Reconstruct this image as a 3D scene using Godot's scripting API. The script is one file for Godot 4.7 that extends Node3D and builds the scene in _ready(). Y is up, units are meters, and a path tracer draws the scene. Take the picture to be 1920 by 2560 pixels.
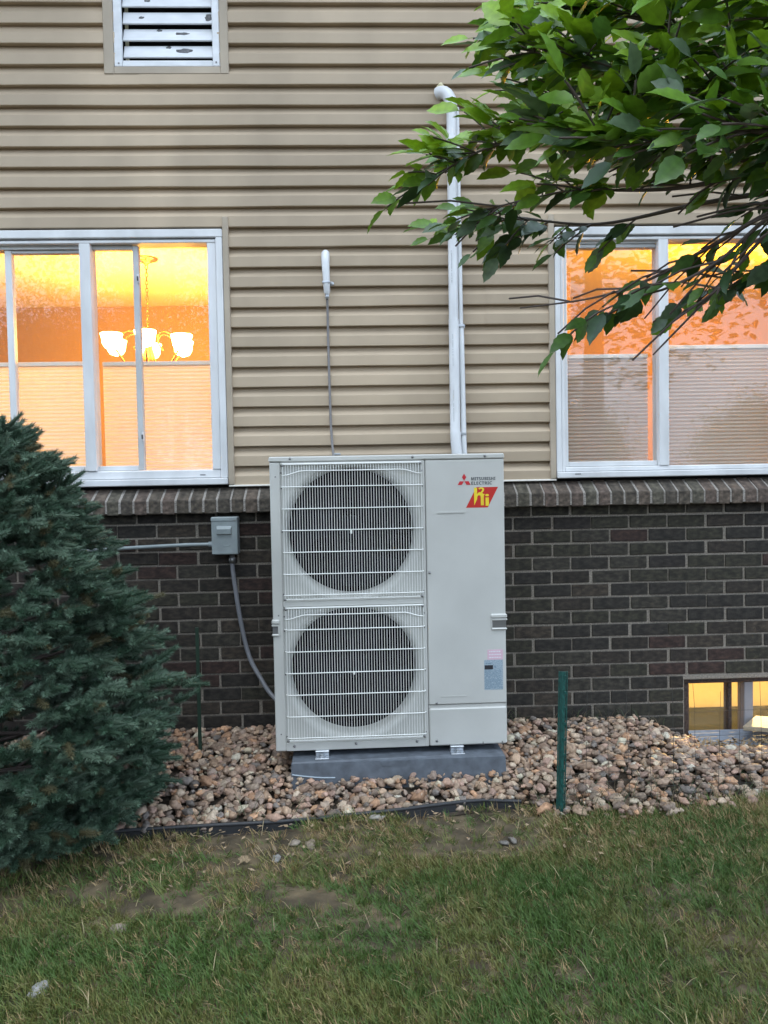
extends Node3D

# ------------------------------------------------------------------ helpers
var rng := RandomNumberGenerator.new()
var used := {}
var M := {}
const UP := Vector3.UP


class Builder:
	var st := SurfaceTool.new()
	var tint := Color(1, 1, 1)
	func _init() -> void:
		st.begin(Mesh.PRIMITIVE_TRIANGLES)
		st.set_smooth_group(-1)
	func smooth(on: bool) -> void:
		st.set_smooth_group(0 if on else -1)
	func tri(a: Vector3, b: Vector3, c: Vector3) -> void:   # counter-clockwise from outside
		for v in [a, c, b]:
			st.set_color(tint)
			st.add_vertex(v)
	func face(p: Array, out: Vector3) -> void:
		var n: Vector3 = (p[1] - p[0]).cross(p[2] - p[0])
		if n.length() < 1e-12 and p.size() > 3:
			n = (p[2] - p[0]).cross(p[3] - p[0])
		if n.dot(out) < 0.0:
			p = p.duplicate()
			p.reverse()
		for i in range(1, p.size() - 1):
			tri(p[0], p[i], p[i + 1])
	func box(c: Vector3, s: Vector3, b := 0.0, t := Transform3D()) -> void:
		var h := s * 0.5
		if b <= 0.0:
			for ax in 3:
				for sg in [-1.0, 1.0]:
					var u := (ax + 1) % 3
					var w := (ax + 2) % 3
					var pts := []
					for k in [[-1, -1], [1, -1], [1, 1], [-1, 1]]:
						var v := Vector3()
						v[ax] = sg * h[ax]
						v[u] = k[0] * h[u]
						v[w] = k[1] * h[w]
						pts.append(t * (v + c))
					var o := Vector3()
					o[ax] = sg
					face(pts, t.basis * o)
			return
		b = minf(b, minf(h.x, minf(h.y, h.z)) * 0.98)
		var cv := func(sx: float, sy: float, sz: float, ax: int) -> Vector3:
			var v := Vector3(sx * (h.x - b), sy * (h.y - b), sz * (h.z - b))
			v[ax] += [sx, sy, sz][ax] * b
			return t * (v + c)
		for ax in 3:
			var u := (ax + 1) % 3
			var w := (ax + 2) % 3
			for sg in [-1.0, 1.0]:
				var pts := []
				for k in [[-1, -1], [1, -1], [1, 1], [-1, 1]]:
					var s3 := [0.0, 0.0, 0.0]
					s3[ax] = sg
					s3[u] = float(k[0])
					s3[w] = float(k[1])
					pts.append(cv.call(s3[0], s3[1], s3[2], ax))
				var o := Vector3()
				o[ax] = sg
				face(pts, t.basis * o)
			for su in [-1.0, 1.0]:
				for sw in [-1.0, 1.0]:
					var a3 := [0.0, 0.0, 0.0]
					a3[u] = su
					a3[w] = sw
					var e3 := a3.duplicate()
					a3[ax] = -1.0
					e3[ax] = 1.0
					var o := Vector3()
					o[u] = su
					o[w] = sw
					face([cv.call(a3[0], a3[1], a3[2], u), cv.call(e3[0], e3[1], e3[2], u), cv.call(e3[0], e3[1], e3[2], w), cv.call(a3[0], a3[1], a3[2], w)], t.basis * o)
		for sx in [-1.0, 1.0]:
			for sy in [-1.0, 1.0]:
				for sz in [-1.0, 1.0]:
					face([cv.call(sx, sy, sz, 0), cv.call(sx, sy, sz, 1), cv.call(sx, sy, sz, 2)], t.basis * Vector3(sx, sy, sz))
	func span(a: Vector3, b: Vector3, bev := 0.0) -> void:      # box from corner to corner
		box((a + b) * 0.5, (b - a).abs(), bev)
	func tube(pts: Array, rad, sides := 8, caps := true) -> void:   # rad a number or a list
		smooth(true)
		var n := pts.size()
		var rings := []
		var side := Vector3()
		for i in n:
			var d: Vector3 = (pts[mini(i + 1, n - 1)] - pts[maxi(i - 1, 0)]).normalized()
			if side == Vector3():
				side = d.cross(UP if absf(d.y) < 0.9 else Vector3.RIGHT).normalized()
			else:
				side = (side - d * side.dot(d)).normalized()
			var up := d.cross(side)
			var r: float = rad[i] if rad is Array else rad
			var ring := []
			for k in sides:
				var a := TAU * k / sides
				ring.append(pts[i] + (side * cos(a) + up * sin(a)) * r)
			rings.append(ring)
		for i in n - 1:
			for k in sides:
				var l := (k + 1) % sides
				var o: Vector3 = rings[i][k] + rings[i][l] - pts[i] * 2.0
				face([rings[i][k], rings[i][l], rings[i + 1][l], rings[i + 1][k]], o)
		smooth(false)
		if caps:
			face(rings[0], pts[0] - pts[1])
			face(rings[n - 1], pts[n - 1] - pts[n - 2])
	func lathe(profile: Array, t := Transform3D(), sides := 24, sm := true) -> void:   # (radius, height) pairs turned about y
		smooth(sm)
		for i in profile.size() - 1:
			var p: Vector2 = profile[i]
			var q: Vector2 = profile[i + 1]
			var nrm := Vector2(q.y - p.y, p.x - q.x)
			for k in sides:
				var a := TAU * k / sides
				var b := TAU * (k + 1) / sides
				var m := (a + b) * 0.5
				var o := Vector3(cos(m) * nrm.x, nrm.y, sin(m) * nrm.x)
				var f := func(v: Vector2, g: float) -> Vector3: return t * Vector3(cos(g) * v.x, v.y, sin(g) * v.x)
				if p.x < 1e-6:
					face([f.call(p, a), f.call(q, a), f.call(q, b)], t.basis * o)
				elif q.x < 1e-6:
					face([f.call(p, a), f.call(p, b), f.call(q, a)], t.basis * o)
				else:
					face([f.call(p, a), f.call(p, b), f.call(q, b), f.call(q, a)], t.basis * o)
		smooth(false)
	func prism(outline: Array, z0: float, z1: float, t := Transform3D()) -> void:   # flat outline (Vector2, any winding) pushed from z0 to z1
		var poly := PackedVector2Array(outline)
		var ix := Geometry2D.triangulate_polygon(poly)
		for i in range(0, ix.size(), 3):
			for z in [z0, z1]:
				var o := Vector3(0, 0, 1 if (z == z1) == (z1 > z0) else -1)
				face([t * Vector3(poly[ix[i]].x, poly[ix[i]].y, z), t * Vector3(poly[ix[i + 1]].x, poly[ix[i + 1]].y, z), t * Vector3(poly[ix[i + 2]].x, poly[ix[i + 2]].y, z)], t.basis * o)
		var cw := Geometry2D.is_polygon_clockwise(poly)
		for i in poly.size():
			var a := poly[i]
			var b := poly[(i + 1) % poly.size()]
			var o2 := Vector3(b.y - a.y, a.x - b.x, 0) * (-1.0 if cw else 1.0)
			face([t * Vector3(a.x, a.y, z0), t * Vector3(b.x, b.y, z0), t * Vector3(b.x, b.y, z1), t * Vector3(a.x, a.y, z1)], t.basis * o2)
	func done() -> ArrayMesh:
		st.generate_normals()
		return st.commit()


func numbered(called: String) -> String:
	var n: int = used.get(called, 0)
	used[called] = n + 1
	return called if n == 0 else "%s_%03d" % [called, n]


func put(called: String, mesh: Mesh, material: Material, parent: Node = self, where := Transform3D()) -> MeshInstance3D:
	var o := MeshInstance3D.new()
	o.mesh = mesh
	o.material_override = material
	o.transform = where
	if parent == self:
		o.name = numbered(called)
	else:
		var n: int = parent.get_meta("n_" + called, 0)
		parent.set_meta("n_" + called, n + 1)
		o.name = called if n == 0 else "%s_%03d" % [called, n]
	parent.add_child(o, true)
	return o


func tag(o: Node, label: String, category: String, group := "") -> Node:
	o.set_meta("label", label)
	o.set_meta("category", category)
	if group:
		o.set_meta("group", group)
	return o


func base(called: String, where := Vector3.ZERO, turn := 0.0) -> Node3D:
	var o := Node3D.new()
	o.name = numbered(called)
	o.position = where
	o.rotation.y = turn
	add_child(o, true)
	return o


func structure(o: Node) -> Node:
	o.set_meta("kind", "structure")
	return o


func many(called: String, mesh: Mesh, material: Material, places: Array, tints: Array, parent: Node = self) -> MultiMeshInstance3D:
	var mm := MultiMesh.new()
	mm.transform_format = MultiMesh.TRANSFORM_3D
	mm.use_colors = tints.size() > 0
	mm.mesh = mesh
	mm.instance_count = places.size()
	for i in places.size():
		mm.set_instance_transform(i, places[i])
		if tints.size() > 0:
			mm.set_instance_color(i, tints[i])
	var o := MultiMeshInstance3D.new()
	o.multimesh = mm
	o.material_override = material
	o.name = numbered(called) if parent == self else called
	parent.add_child(o, true)
	o.set_meta("kind", "stuff")
	return o


func lin(r: float, g: float, b: float) -> Color:
	return Color(r, g, b).linear_to_srgb()


func noise_texture(seed_: int, freq: float, lo: float, hi: float, octaves := 4, size := 512, mid := 0.5, cellular := false) -> NoiseTexture2D:
	var n := FastNoiseLite.new()
	n.seed = seed_
	n.noise_type = FastNoiseLite.TYPE_CELLULAR if cellular else FastNoiseLite.TYPE_SIMPLEX_SMOOTH
	n.frequency = freq
	n.fractal_octaves = octaves
	var t := NoiseTexture2D.new()
	t.width = size
	t.height = size
	t.seamless = true
	t.noise = n
	var g := Gradient.new()
	g.set_color(0, Color(lo, lo, lo))
	g.set_color(1, Color(hi, hi, hi))
	g.add_point(mid, Color((lo + hi) * 0.5, (lo + hi) * 0.5, (lo + hi) * 0.5))
	t.color_ramp = g
	return t


func mat(called: String, c: Color, rough := 0.7, metal := 0.0, tex: Texture2D = null, scale := Vector3.ONE, bump: Texture2D = null, depth := 0.0, world := true) -> StandardMaterial3D:
	var m := StandardMaterial3D.new()
	m.resource_name = called
	m.albedo_color = c
	m.roughness = rough
	m.metallic = metal
	if tex:
		m.albedo_texture = tex
	if bump:
		m.heightmap_enabled = true
		m.heightmap_texture = bump
		m.heightmap_scale = depth
	if tex or bump:
		m.uv1_triplanar = true
		m.uv1_world_triplanar = world
		m.uv1_scale = scale
	M[called] = m
	return m


func smoothed(a: float, b: float, x: float) -> float:
	return smoothstep(a, b, x)


# ground heights --------------------------------------------------------------
func edge_z(x: float) -> float:      # where the rock bed meets the lawn
	var k := [[-3.0, 1.02], [-0.8, 0.93], [-0.34, 0.885], [0.16, 0.82], [0.5, 0.74], [0.72, 0.76], [0.95, 0.83], [1.3, 0.80], [1.77, 0.76], [3.2, 0.74]]
	for i in k.size() - 1:
		if x < k[i + 1][0]:
			return lerpf(k[i][1], k[i + 1][1], clampf((x - k[i][0]) / (k[i + 1][0] - k[i][0]), 0, 1))
	return 0.74


func rock_y(x: float, z: float) -> float:
	var e := edge_z(x)
	var y := lerpf(0.165, 0.10, clampf(z / 0.6, 0, 1))
	if z > 0.6:
		y = lerpf(0.10, 0.035, clampf((z - 0.6) / maxf(e - 0.6, 0.05), 0, 1))
	var dip := smoothed(1.42, 1.74, x) * (1.0 - smoothed(0.15, 0.5, z))
	return y - dip * 0.115


func lawn_y(x: float, z: float) -> float:
	return 0.012 * sin(x * 3.1 + z * 2.3) + 0.008 * sin(x * 7.3 - z * 5.1) + 0.02 * (1.0 - smoothed(0.0, 0.5, z - edge_z(x))) - 0.004 * clampf(z, 0, 6)


func _ready() -> void:
	rng.seed = 4711
	# camera ----------------------------------------------------------------
	var cam := Camera3D.new()
	cam.name = "camera"
	cam.fov = 64.97
	cam.near = 0.05
	cam.far = 400.0
	cam.transform = Transform3D(Basis(Vector3(0.999228, -0.018469, 0.034682), Vector3(0.01977, 0.999099, -0.037561), Vector3(-0.033957, 0.038217, 0.998692)).orthonormalized(), Vector3(0, 1.42, 4.1378))
	add_child(cam)
	cam.current = true
	# sky, sun, exposure ----------------------------------------------------
	var sky := ProceduralSkyMaterial.new()
	sky.sky_top_color = lin(0.84, 1.07, 1.32)
	sky.sky_horizon_color = lin(0.50, 0.49, 0.58)
	sky.sky_curve = 0.22
	sky.ground_bottom_color = lin(0.06, 0.07, 0.05)
	sky.ground_horizon_color = lin(0.12, 0.13, 0.11)
	var env := Environment.new()
	env.background_mode = Environment.BG_SKY
	env.sky = Sky.new()
	env.sky.sky_material = sky
	env.background_energy_multiplier = 1.0
	env.tonemap_mode = Environment.TONE_MAPPER_LINEAR
	env.tonemap_exposure = 3.3
	env.sdfgi_enabled = true
	env.ssao_enabled = true
	env.ssil_enabled = true
	var we := WorldEnvironment.new()
	we.name = "world_environment"
	we.environment = env
	add_child(we)
	var sun := DirectionalLight3D.new()
	sun.name = "sun"
	sun.light_energy = 0.2
	sun.light_color = Color(0.92, 0.96, 1.0)
	sun.light_angular_distance = 40.0
	sun.shadow_enabled = true
	add_child(sun)
	sun.look_at_from_position(Vector3(-0.8, 8.0, 3.4), Vector3.ZERO)

	materials()
	ground()
	house()
	windows()
	rooms()
	brickwork()
	wall_fittings()
	heat_pump()
	garden_hardware()
	gravel()
	spruce()
	ash_tree()
	far_trees()
	lawn_grass()
	litter()


func materials() -> void:
	var soft := noise_texture(3, 0.006, 0.86, 1.0, 4)
	var fine := noise_texture(5, 0.05, 0.35, 0.65, 4)
	var grain := noise_texture(8, 0.02, 0.2, 0.8, 5)
	var faded := noise_texture(4, 0.004, 0.80, 1.0, 5)
	for i in 3:
		var v: float = [1.0, 0.965, 1.03][i]
		mat("vinyl_siding_%d" % i, lin(0.53 * v, 0.42 * v, 0.30 * v), 0.55, 0, faded, Vector3(0.5, 0.22, 0.5), grain, 0.035)
	mat("vinyl_trim", lin(0.45, 0.375, 0.285), 0.5, 0, soft, Vector3(0.8, 0.8, 0.8))
	mat("starter_strip", lin(0.80, 0.77, 0.70), 0.5)
	mat("window_white", lin(0.74, 0.75, 0.76), 0.42, 0, soft, Vector3(1.3, 0.5, 1.3))
	mat("sash_grey", lin(0.55, 0.56, 0.56), 0.45, 0, soft, Vector3(1, 1, 1))
	mat("latch", lin(0.05, 0.05, 0.055), 0.4)
	mat("dark_core", lin(0.02, 0.02, 0.02), 0.9)
	mat("peeling_paint", lin(0.78, 0.80, 0.83), 0.6, 0, noise_texture(21, 0.008, 0.9, 1.0, 3), Vector3(1.5, 3, 1.5))
	mat("bare_wood", lin(0.25, 0.25, 0.26), 0.9, 0, noise_texture(22, 0.03, 0.5, 1.0, 4), Vector3(4, 10, 4))
	mat("mortar", lin(0.38, 0.335, 0.28), 0.95, 0, noise_texture(31, 0.05, 0.6, 1.0, 4), Vector3(4, 4, 4), fine, 0.25)
	mat("sill_mortar", lin(0.44, 0.40, 0.36), 0.95, 0, noise_texture(32, 0.05, 0.6, 1.0, 4), Vector3(4, 4, 4))
	var bt := noise_texture(41, 0.012, 0.45, 1.0, 5)
	var bb := noise_texture(42, 0.06, 0.1, 0.9, 4)
	var tones := [[0.060, 0.049, 0.042], [0.049, 0.044, 0.040], [0.075, 0.044, 0.039], [0.060, 0.056, 0.042], [0.074, 0.067, 0.057], [0.052, 0.043, 0.036], [0.066, 0.062, 0.047], [0.046, 0.040, 0.038], [0.085, 0.068, 0.056]]
	for i in tones.size():
		mat("brick_%d" % i, lin(tones[i][0] * 0.93, tones[i][1] * 0.90, tones[i][2] * 0.80), 0.9, 0, bt, Vector3(3.2, 5.5, 3.2), bb, 0.22)
	var st := [[0.165, 0.135, 0.115], [0.135, 0.118, 0.10], [0.15, 0.142, 0.118], [0.175, 0.138, 0.122], [0.12, 0.107, 0.093]]
	for i in st.size():
		mat("sill_%d" % i, lin(st[i][0] * 1.05, st[i][1] * 0.98, st[i][2] * 0.88), 0.9, 0, bt, Vector3(4, 5, 4), bb, 0.2)
	mat("ac_paint", lin(0.575, 0.575, 0.545), 0.42, 0, noise_texture(51, 0.005, 0.89, 1.0, 5), Vector3(0.6, 0.6, 0.6))
	mat("guard_wire", lin(0.78, 0.79, 0.76), 0.4)
	mat("seam", lin(0.12, 0.12, 0.12), 0.7)
	mat("screw", lin(0.25, 0.25, 0.25), 0.35, 0.8)
	mat("fan_plastic", lin(0.012, 0.013, 0.017), 0.45)
	mat("bracket_dark", lin(0.03, 0.033, 0.04), 0.5, 0.4)
	mat("coil", lin(0.008, 0.008, 0.010), 0.7)
	mat("galvanised", lin(0.55, 0.58, 0.62), 0.35, 0.75, soft, Vector3(4, 4, 4))
	mat("pad_plastic", lin(0.135, 0.155, 0.185), 0.6, 0, noise_texture(61, 0.02, 0.75, 1.0, 4), Vector3(1.5, 1.5, 1.5))
	mat("scuff", lin(0.34, 0.40, 0.45), 0.7)
	mat("logo_red", lin(0.52, 0.02, 0.03), 0.5)
	mat("logo_grey", lin(0.07, 0.08, 0.09), 0.5)
	mat("badge_red", lin(0.50, 0.018, 0.012), 0.45)
	for k in ["coil", "fan_plastic", "bracket_dark", "dark_core"]:
		M[k].metallic_specular = 0.12
	var y := mat("badge_yellow", Color.WHITE, 0.45)
	y.vertex_color_use_as_albedo = true
	mat("label_blue", lin(0.42, 0.52, 0.60), 0.5, 0, noise_texture(62, 0.04, 0.7, 1.0, 4), Vector3(8, 8, 8))
	mat("label_print", lin(0.16, 0.24, 0.30), 0.6)
	mat("label_black", lin(0.02, 0.02, 0.025), 0.5)
	mat("label_pink", lin(0.62, 0.42, 0.50), 0.5)
	mat("label_white", lin(0.68, 0.66, 0.70), 0.5)
	mat("pvc", lin(0.76, 0.78, 0.80), 0.38, 0, soft, Vector3(2, 0.7, 2))
	mat("pvc_print", lin(0.48, 0.49, 0.50), 0.5)
	mat("foam", lin(0.60, 0.55, 0.36), 0.95)
	mat("conduit_grey", lin(0.20, 0.205, 0.225), 0.5, 0, soft, Vector3(3, 3, 3))
	mat("cable_grey", lin(0.20, 0.19, 0.19), 0.5)
	mat("box_grey", lin(0.29, 0.335, 0.345), 0.42, 0, soft, Vector3(3, 3, 3))
	mat("green_steel", lin(0.012, 0.115, 0.095), 0.5, 0, noise_texture(71, 0.03, 0.55, 1.0, 4), Vector3(6, 3, 6))
	mat("dark_green", lin(0.012, 0.035, 0.02), 0.6)
	mat("wire_dark", lin(0.05, 0.05, 0.045), 0.6, 0.3)
	mat("edging_black", lin(0.028, 0.029, 0.032), 0.5)
	mat("rust_frame", lin(0.10, 0.065, 0.05), 0.8, 0, bt, Vector3(8, 8, 8), bb, 0.1)
	mat("mullion_grey", lin(0.22, 0.22, 0.24), 0.6)
	mat("corrugated", lin(0.20, 0.225, 0.27), 0.75, 0.0, soft, Vector3(5, 5, 5))
	mat("plank_wood", lin(0.50, 0.42, 0.30), 0.7, 0, noise_texture(81, 0.03, 0.7, 1.0, 4), Vector3(1, 8, 8))
	mat("soil", lin(0.11, 0.08, 0.055), 0.95, 0, noise_texture(91, 0.02, 0.4, 1.0, 5), Vector3(1.5, 1.5, 1.5), fine, 1.0)
	mat("lawn_soil", lin(0.22, 0.165, 0.095), 0.95, 0, noise_texture(92, 0.015, 0.4, 1.0, 5), Vector3(0.9, 0.9, 0.9), fine, 1.0)
	var rk := mat("rock", Color.WHITE, 0.75, 0, noise_texture(93, 0.02, 0.6, 1.0, 5), Vector3(5, 5, 5), fine, 0.12)
	rk.vertex_color_use_as_albedo = true
	var gb := mat("grass_blade", Color.WHITE, 0.6)
	gb.vertex_color_use_as_albedo = true
	var nd := mat("needle", Color.WHITE, 0.55)
	nd.vertex_color_use_as_albedo = true
	mat("bark", lin(0.085, 0.07, 0.06), 0.9, 0, noise_texture(95, 0.03, 0.5, 1.0, 4), Vector3(6, 2, 6), fine, 0.4)
	mat("twig", lin(0.11, 0.085, 0.075), 0.8)
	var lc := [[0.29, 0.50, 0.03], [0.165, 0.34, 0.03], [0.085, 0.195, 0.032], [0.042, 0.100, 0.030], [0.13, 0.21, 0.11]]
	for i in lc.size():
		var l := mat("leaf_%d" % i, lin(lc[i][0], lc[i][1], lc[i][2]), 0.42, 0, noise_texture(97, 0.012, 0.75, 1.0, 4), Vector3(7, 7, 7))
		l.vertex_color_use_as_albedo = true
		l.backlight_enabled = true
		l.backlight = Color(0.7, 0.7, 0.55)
	mat("crown_leaf", lin(0.06, 0.14, 0.03), 0.6)
	mat("dry_leaf", lin(0.40, 0.29, 0.17), 0.85, 0, noise_texture(98, 0.03, 0.55, 1.0, 4), Vector3(9, 9, 9))
	# rooms
	mat("room_paint", lin(0.36, 0.225, 0.075), 0.85)
	mat("room_ceiling", lin(0.78, 0.70, 0.46), 0.9)
	mat("right_room_paint", lin(0.42, 0.25, 0.08), 0.85)
	mat("wainscot", lin(0.07, 0.075, 0.035), 0.8)
	mat("room_floor", lin(0.22, 0.14, 0.08), 0.6)
	var bl := mat("shade_fabric", lin(0.78, 0.76, 0.72), 0.9)
	bl.backlight_enabled = true
	bl.backlight = Color(0.9, 0.86, 0.8)
	bl = mat("shade_fabric_tan", lin(0.40, 0.34, 0.28), 0.9)
	bl.backlight_enabled = true
	bl.backlight = Color(0.35, 0.32, 0.28)
	mat("shade_rail", lin(0.72, 0.70, 0.66), 0.5)
	mat("brass", lin(0.30, 0.17, 0.06), 0.35, 0.8)
	var gl := StandardMaterial3D.new()
	gl.resource_name = "window_glass"
	gl.transparency = BaseMaterial3D.TRANSPARENCY_ALPHA
	gl.albedo_color = Color(0.9, 0.95, 0.95, 0.03)
	gl.roughness = 0.0
	gl.metallic_specular = 0.5
	M["glass"] = gl
	var bu := StandardMaterial3D.new()
	bu.resource_name = "glowing_bulb"
	bu.albedo_color = Color(1, 0.9, 0.7)
	bu.emission_enabled = true
	bu.emission = lin(1.0, 0.62, 0.22)
	bu.emission_energy_multiplier = 9.0
	M["bulb"] = bu


# ------------------------------------------------------------------ ground
func ground() -> void:
	var xs := []
	for v in [-200.0, -60.0, -20.0, -8.0, -5.0]:
		xs.append(v)
	for i in 73:
		xs.append(-3.6 + i * 0.1)
	for v in [5.0, 8.0, 20.0, 60.0, 200.0]:
		xs.append(v)
	var ts := []      # distance beyond the edge of the rock bed
	for i in 34:
		ts.append(i * 0.1)
	for v in [4.5, 6.0, 10.0, 20.0, 60.0, 200.0]:
		ts.append(v)
	var b := Builder.new()
	b.smooth(true)
	var f := func(x: float, t: float) -> Vector3:
		var z := edge_z(x) + t
		return Vector3(x, lawn_y(x, z) if t > 0.0 else lawn_y(x, z) - 0.02, z)
	for i in xs.size() - 1:
		for j in ts.size() - 1:
			b.face([f.call(xs[i], ts[j]), f.call(xs[i + 1], ts[j]), f.call(xs[i + 1], ts[j + 1]), f.call(xs[i], ts[j + 1])], UP)
	structure(put("lawn_ground", b.done(), M.lawn_soil))
	b = Builder.new()
	b.smooth(true)
	var g := func(x: float, s: float) -> Vector3:
		var z := lerpf(-0.02, edge_z(x) + 0.03, s)
		return Vector3(x, rock_y(x, maxf(z, 0.0)) - 0.035, z)
	for i in xs.size() - 1:
		for j in 12:
			b.face([g.call(xs[i], j / 12.0), g.call(xs[i + 1], j / 12.0), g.call(xs[i + 1], (j + 1) / 12.0), g.call(xs[i], (j + 1) / 12.0)], UP)
	structure(put("rock_bed_soil_ground", b.done(), M.soil))


# ------------------------------------------------------------------ house
var home: Node3D


func house() -> void:
	home = base("house", Vector3.ZERO)
	tag(home, "tan vinyl sided house over a dark brick foundation with lit windows", "house")
	# core: slabs round the openings, outside face at z = -0.07
	var b := Builder.new()
	for s in [[-4.6, -2.09, -1.0, 5.2], [-2.09, -0.66, -1.0, 1.42], [-2.09, -1.165, 2.712, 5.2], [-1.165, -0.66, 2.712, 3.53], [-1.165, -0.66, 4.23, 5.2], [-0.66, 1.036, -1.0, 5.2],  [1.036, 2.38, 2.705, 5.2], [2.38, 5.0, 0.4, 5.2], [1.036, 1.68, -1.0, 1.42], [1.68, 2.38, 0.385, 1.42], [2.38, 2.7, 0.385, 0.4], [2.7, 5.0, -1.0, 0.4], [1.68, 2.7, -1.0, 0.0]]:
		b.span(Vector3(s[0], s[2], -0.22), Vector3(s[1], s[3], -0.07))
	put("wall_core", b.done(), M.dark_core, home)
	var siding := put("siding_wall", siding_bottom(), M.starter_strip, home)
	for e in [[-4.6, -2.14], [2.415, 5.0]]:
		strip(siding, "starter_strip", Vector3(e[0], 1.4065, -0.05), Vector3(e[1], 1.4155, -0.0155), M.starter_strip, 0.002)
	var cuts := [[-2.10, -0.640, 1.0, 2.70], [1.028, 2.39, 1.0, 2.70], [-1.165, -0.655, 3.539, 4.22]]
	for n in 36:
		var y0 := 1.4096 + 0.10141 * n
		var left := maxf(-4.6, 0.8 - (5.45 - y0) / 0.45)
		var right := minf(5.0, 0.8 + (5.45 - y0) / 0.45)
		var segs := [[left, right]]
		for c in cuts:
			if y0 + 0.05 > c[2] and y0 + 0.05 < c[3]:
				var next := []
				for s in segs:
					if c[0] > s[0] and c[1] < s[1]:
						next.append([s[0], c[0]])
						next.append([c[1], s[1]])
					else:
						next.append(s)
				segs = next
		for s in segs:
			if s[1] - s[0] > 0.05:
				# a lap seam here and there, the right hand piece lying over the left one
				var seam := -4.0 + fmod((n / 2) * 2.713 + 1.3, 3.4) * 2.4
				var parts := [[s[0], s[1], 0.0]]
				if seam > s[0] + 0.3 and seam < s[1] - 0.3:
					parts = [[s[0], seam + 0.02, 0.0], [seam, s[1], 0.0016]]
				for q in parts:
					put("siding_plank", plank_mesh(q[0], q[1], y0, n, q[2]), M["vinyl_siding_%d" % ((n * 7 + int(q[2] * 1000.0)) % 3)], siding)
	# roof: two sloping slabs whose left rake passes just above the top left corner of the picture
	b = Builder.new()
	var slope := atan(0.45)
	for sg in [-1.0, 1.0]:
		var t := Transform3D(Basis(Vector3(0, 0, 1), -sg * slope), Vector3(0.8, 5.49, 0))
		b.box(Vector3(sg * 3.2, 0.06, -2.1), Vector3(6.4, 0.12, 5.0), 0.0, t)
	put("roof", b.done(), M.window_white, home)
	# gable vent
	var vent := put("gable_vent", vent_trim(), M.vinyl_trim, home)
	b = Builder.new()
	b.span(Vector3(-1.171, 3.524, -0.046), Vector3(-1.131, 4.24, -0.022), 0.004)
	b.span(Vector3(-0.680, 3.524, -0.046), Vector3(-0.643, 4.24, -0.022), 0.004)
	b.span(Vector3(-1.131, 3.524, -0.046), Vector3(-0.680, 3.556, -0.024), 0.004)
	b.span(Vector3(-1.131, 4.21, -0.046), Vector3(-0.680, 4.24, -0.024), 0.004)
	put("vent_frame", b.done(), M.peeling_paint, vent)
	b = Builder.new()
	b.span(Vector3(-1.165, 3.53, -0.30), Vector3(-0.65, 4.23, -0.29))
	put("vent_backing", b.done(), M.dark_core, vent)
	for i in 8:
		b = Builder.new()
		var t := Transform3D(Basis(Vector3(1, 0, 0), deg_to_rad(-20)), Vector3(-0.9055, 3.612 + 0.0835 * i, -0.058))
		b.box(Vector3.ZERO, Vector3(0.449, 0.073, 0.010), 0.002, t)
		var s := put("louver_slat", b.done(), M.peeling_paint, vent)
		rng.seed = 90 + i
		for k in ([2, 2, 2, 1, 1, 1, 1, 1][i]):
			var c: Vector2 = [Vector2(0.085, 0.004), Vector2(0.07, 0.006), Vector2(0.205, 0.0), Vector2(-0.1, 0.0), Vector2(0.1, 0), Vector2(-0.05, 0), Vector2(0, 0), Vector2(0.1, 0)][i]
			if k == 1:
				c = [Vector2(0.0, 0.026), Vector2(-0.045, 0.026), Vector2(-0.13, 0.0), c, c, c, c, c][i]
			var w: float = [0.052, 0.045, 0.022, 0.02, 0.03, 0.02, 0.03, 0.03][i] if k == 0 else 0.016
			var hgt: float = [0.016, 0.009, 0.026, 0.008, 0.01, 0.01, 0.01, 0.01][i] if k == 0 else 0.009
			var o := []
			for a in 14:
				var r := rng.randf_range(0.65, 1.1)
				o.append(Vector2(c.x + cos(TAU * a / 14.0) * w * r, clampf(c.y + sin(TAU * a / 14.0) * hgt * r, -0.033, 0.034)))
			var q := Builder.new()
			q.prism(o, 0.0045, 0.0062, t)
			put("bare_patch", q.done(), M.bare_wood, s)
	for p in [Vector3(-1.148, 3.54, -0.021), Vector3(-0.662, 3.545, -0.021)]:
		b = Builder.new()
		b.box(p, Vector3(0.008, 0.008, 0.004), 0.001)
		put("nail", b.done(), M.screw, vent)


func siding_bottom() -> ArrayMesh:
	var b := Builder.new()
	b.span(Vector3(-0.652, 1.4065, -0.05), Vector3(1.043, 1.4155, -0.0155), 0.002)
	return b.done()


func plank_mesh(x0: float, x1: float, y0: float, n: int, out := 0.0) -> ArrayMesh:
	var prof := [[0.0, -0.066], [-0.001, -0.0265], [0.002, -0.0250], [0.0505, -0.0225], [0.0525, -0.0236], [0.059, -0.0300], [0.067, -0.0375], [0.076, -0.0455], [0.086, -0.0520], [0.1015, -0.0580]]
	var steps := maxi(1, int((x1 - x0) / 0.22))
	var fine := FastNoiseLite.new()
	fine.seed = 900 + n
	fine.frequency = 0.55
	var rows := []
	for i in steps + 1:
		var x := lerpf(x0, x1, float(i) / steps)
		var w := fine.get_noise_2d(x * 2.0, n * 17.0)
		var col := []
		for p in prof:
			col.append(Vector3(x, y0 + p[0] + w * 0.0030 * (1.0 - p[0] / 0.13), p[1] + w * 0.0020 + out))
		rows.append(col)
	var b := Builder.new()
	for i in steps:
		for j in prof.size() - 1:
			b.smooth(j >= 4)
			var o := Vector3(0, -1, 0) if j == 0 else Vector3(0, 0.3, 1)
			b.face([rows[i][j], rows[i + 1][j], rows[i + 1][j + 1], rows[i][j + 1]], o)
	return b.done()


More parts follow.
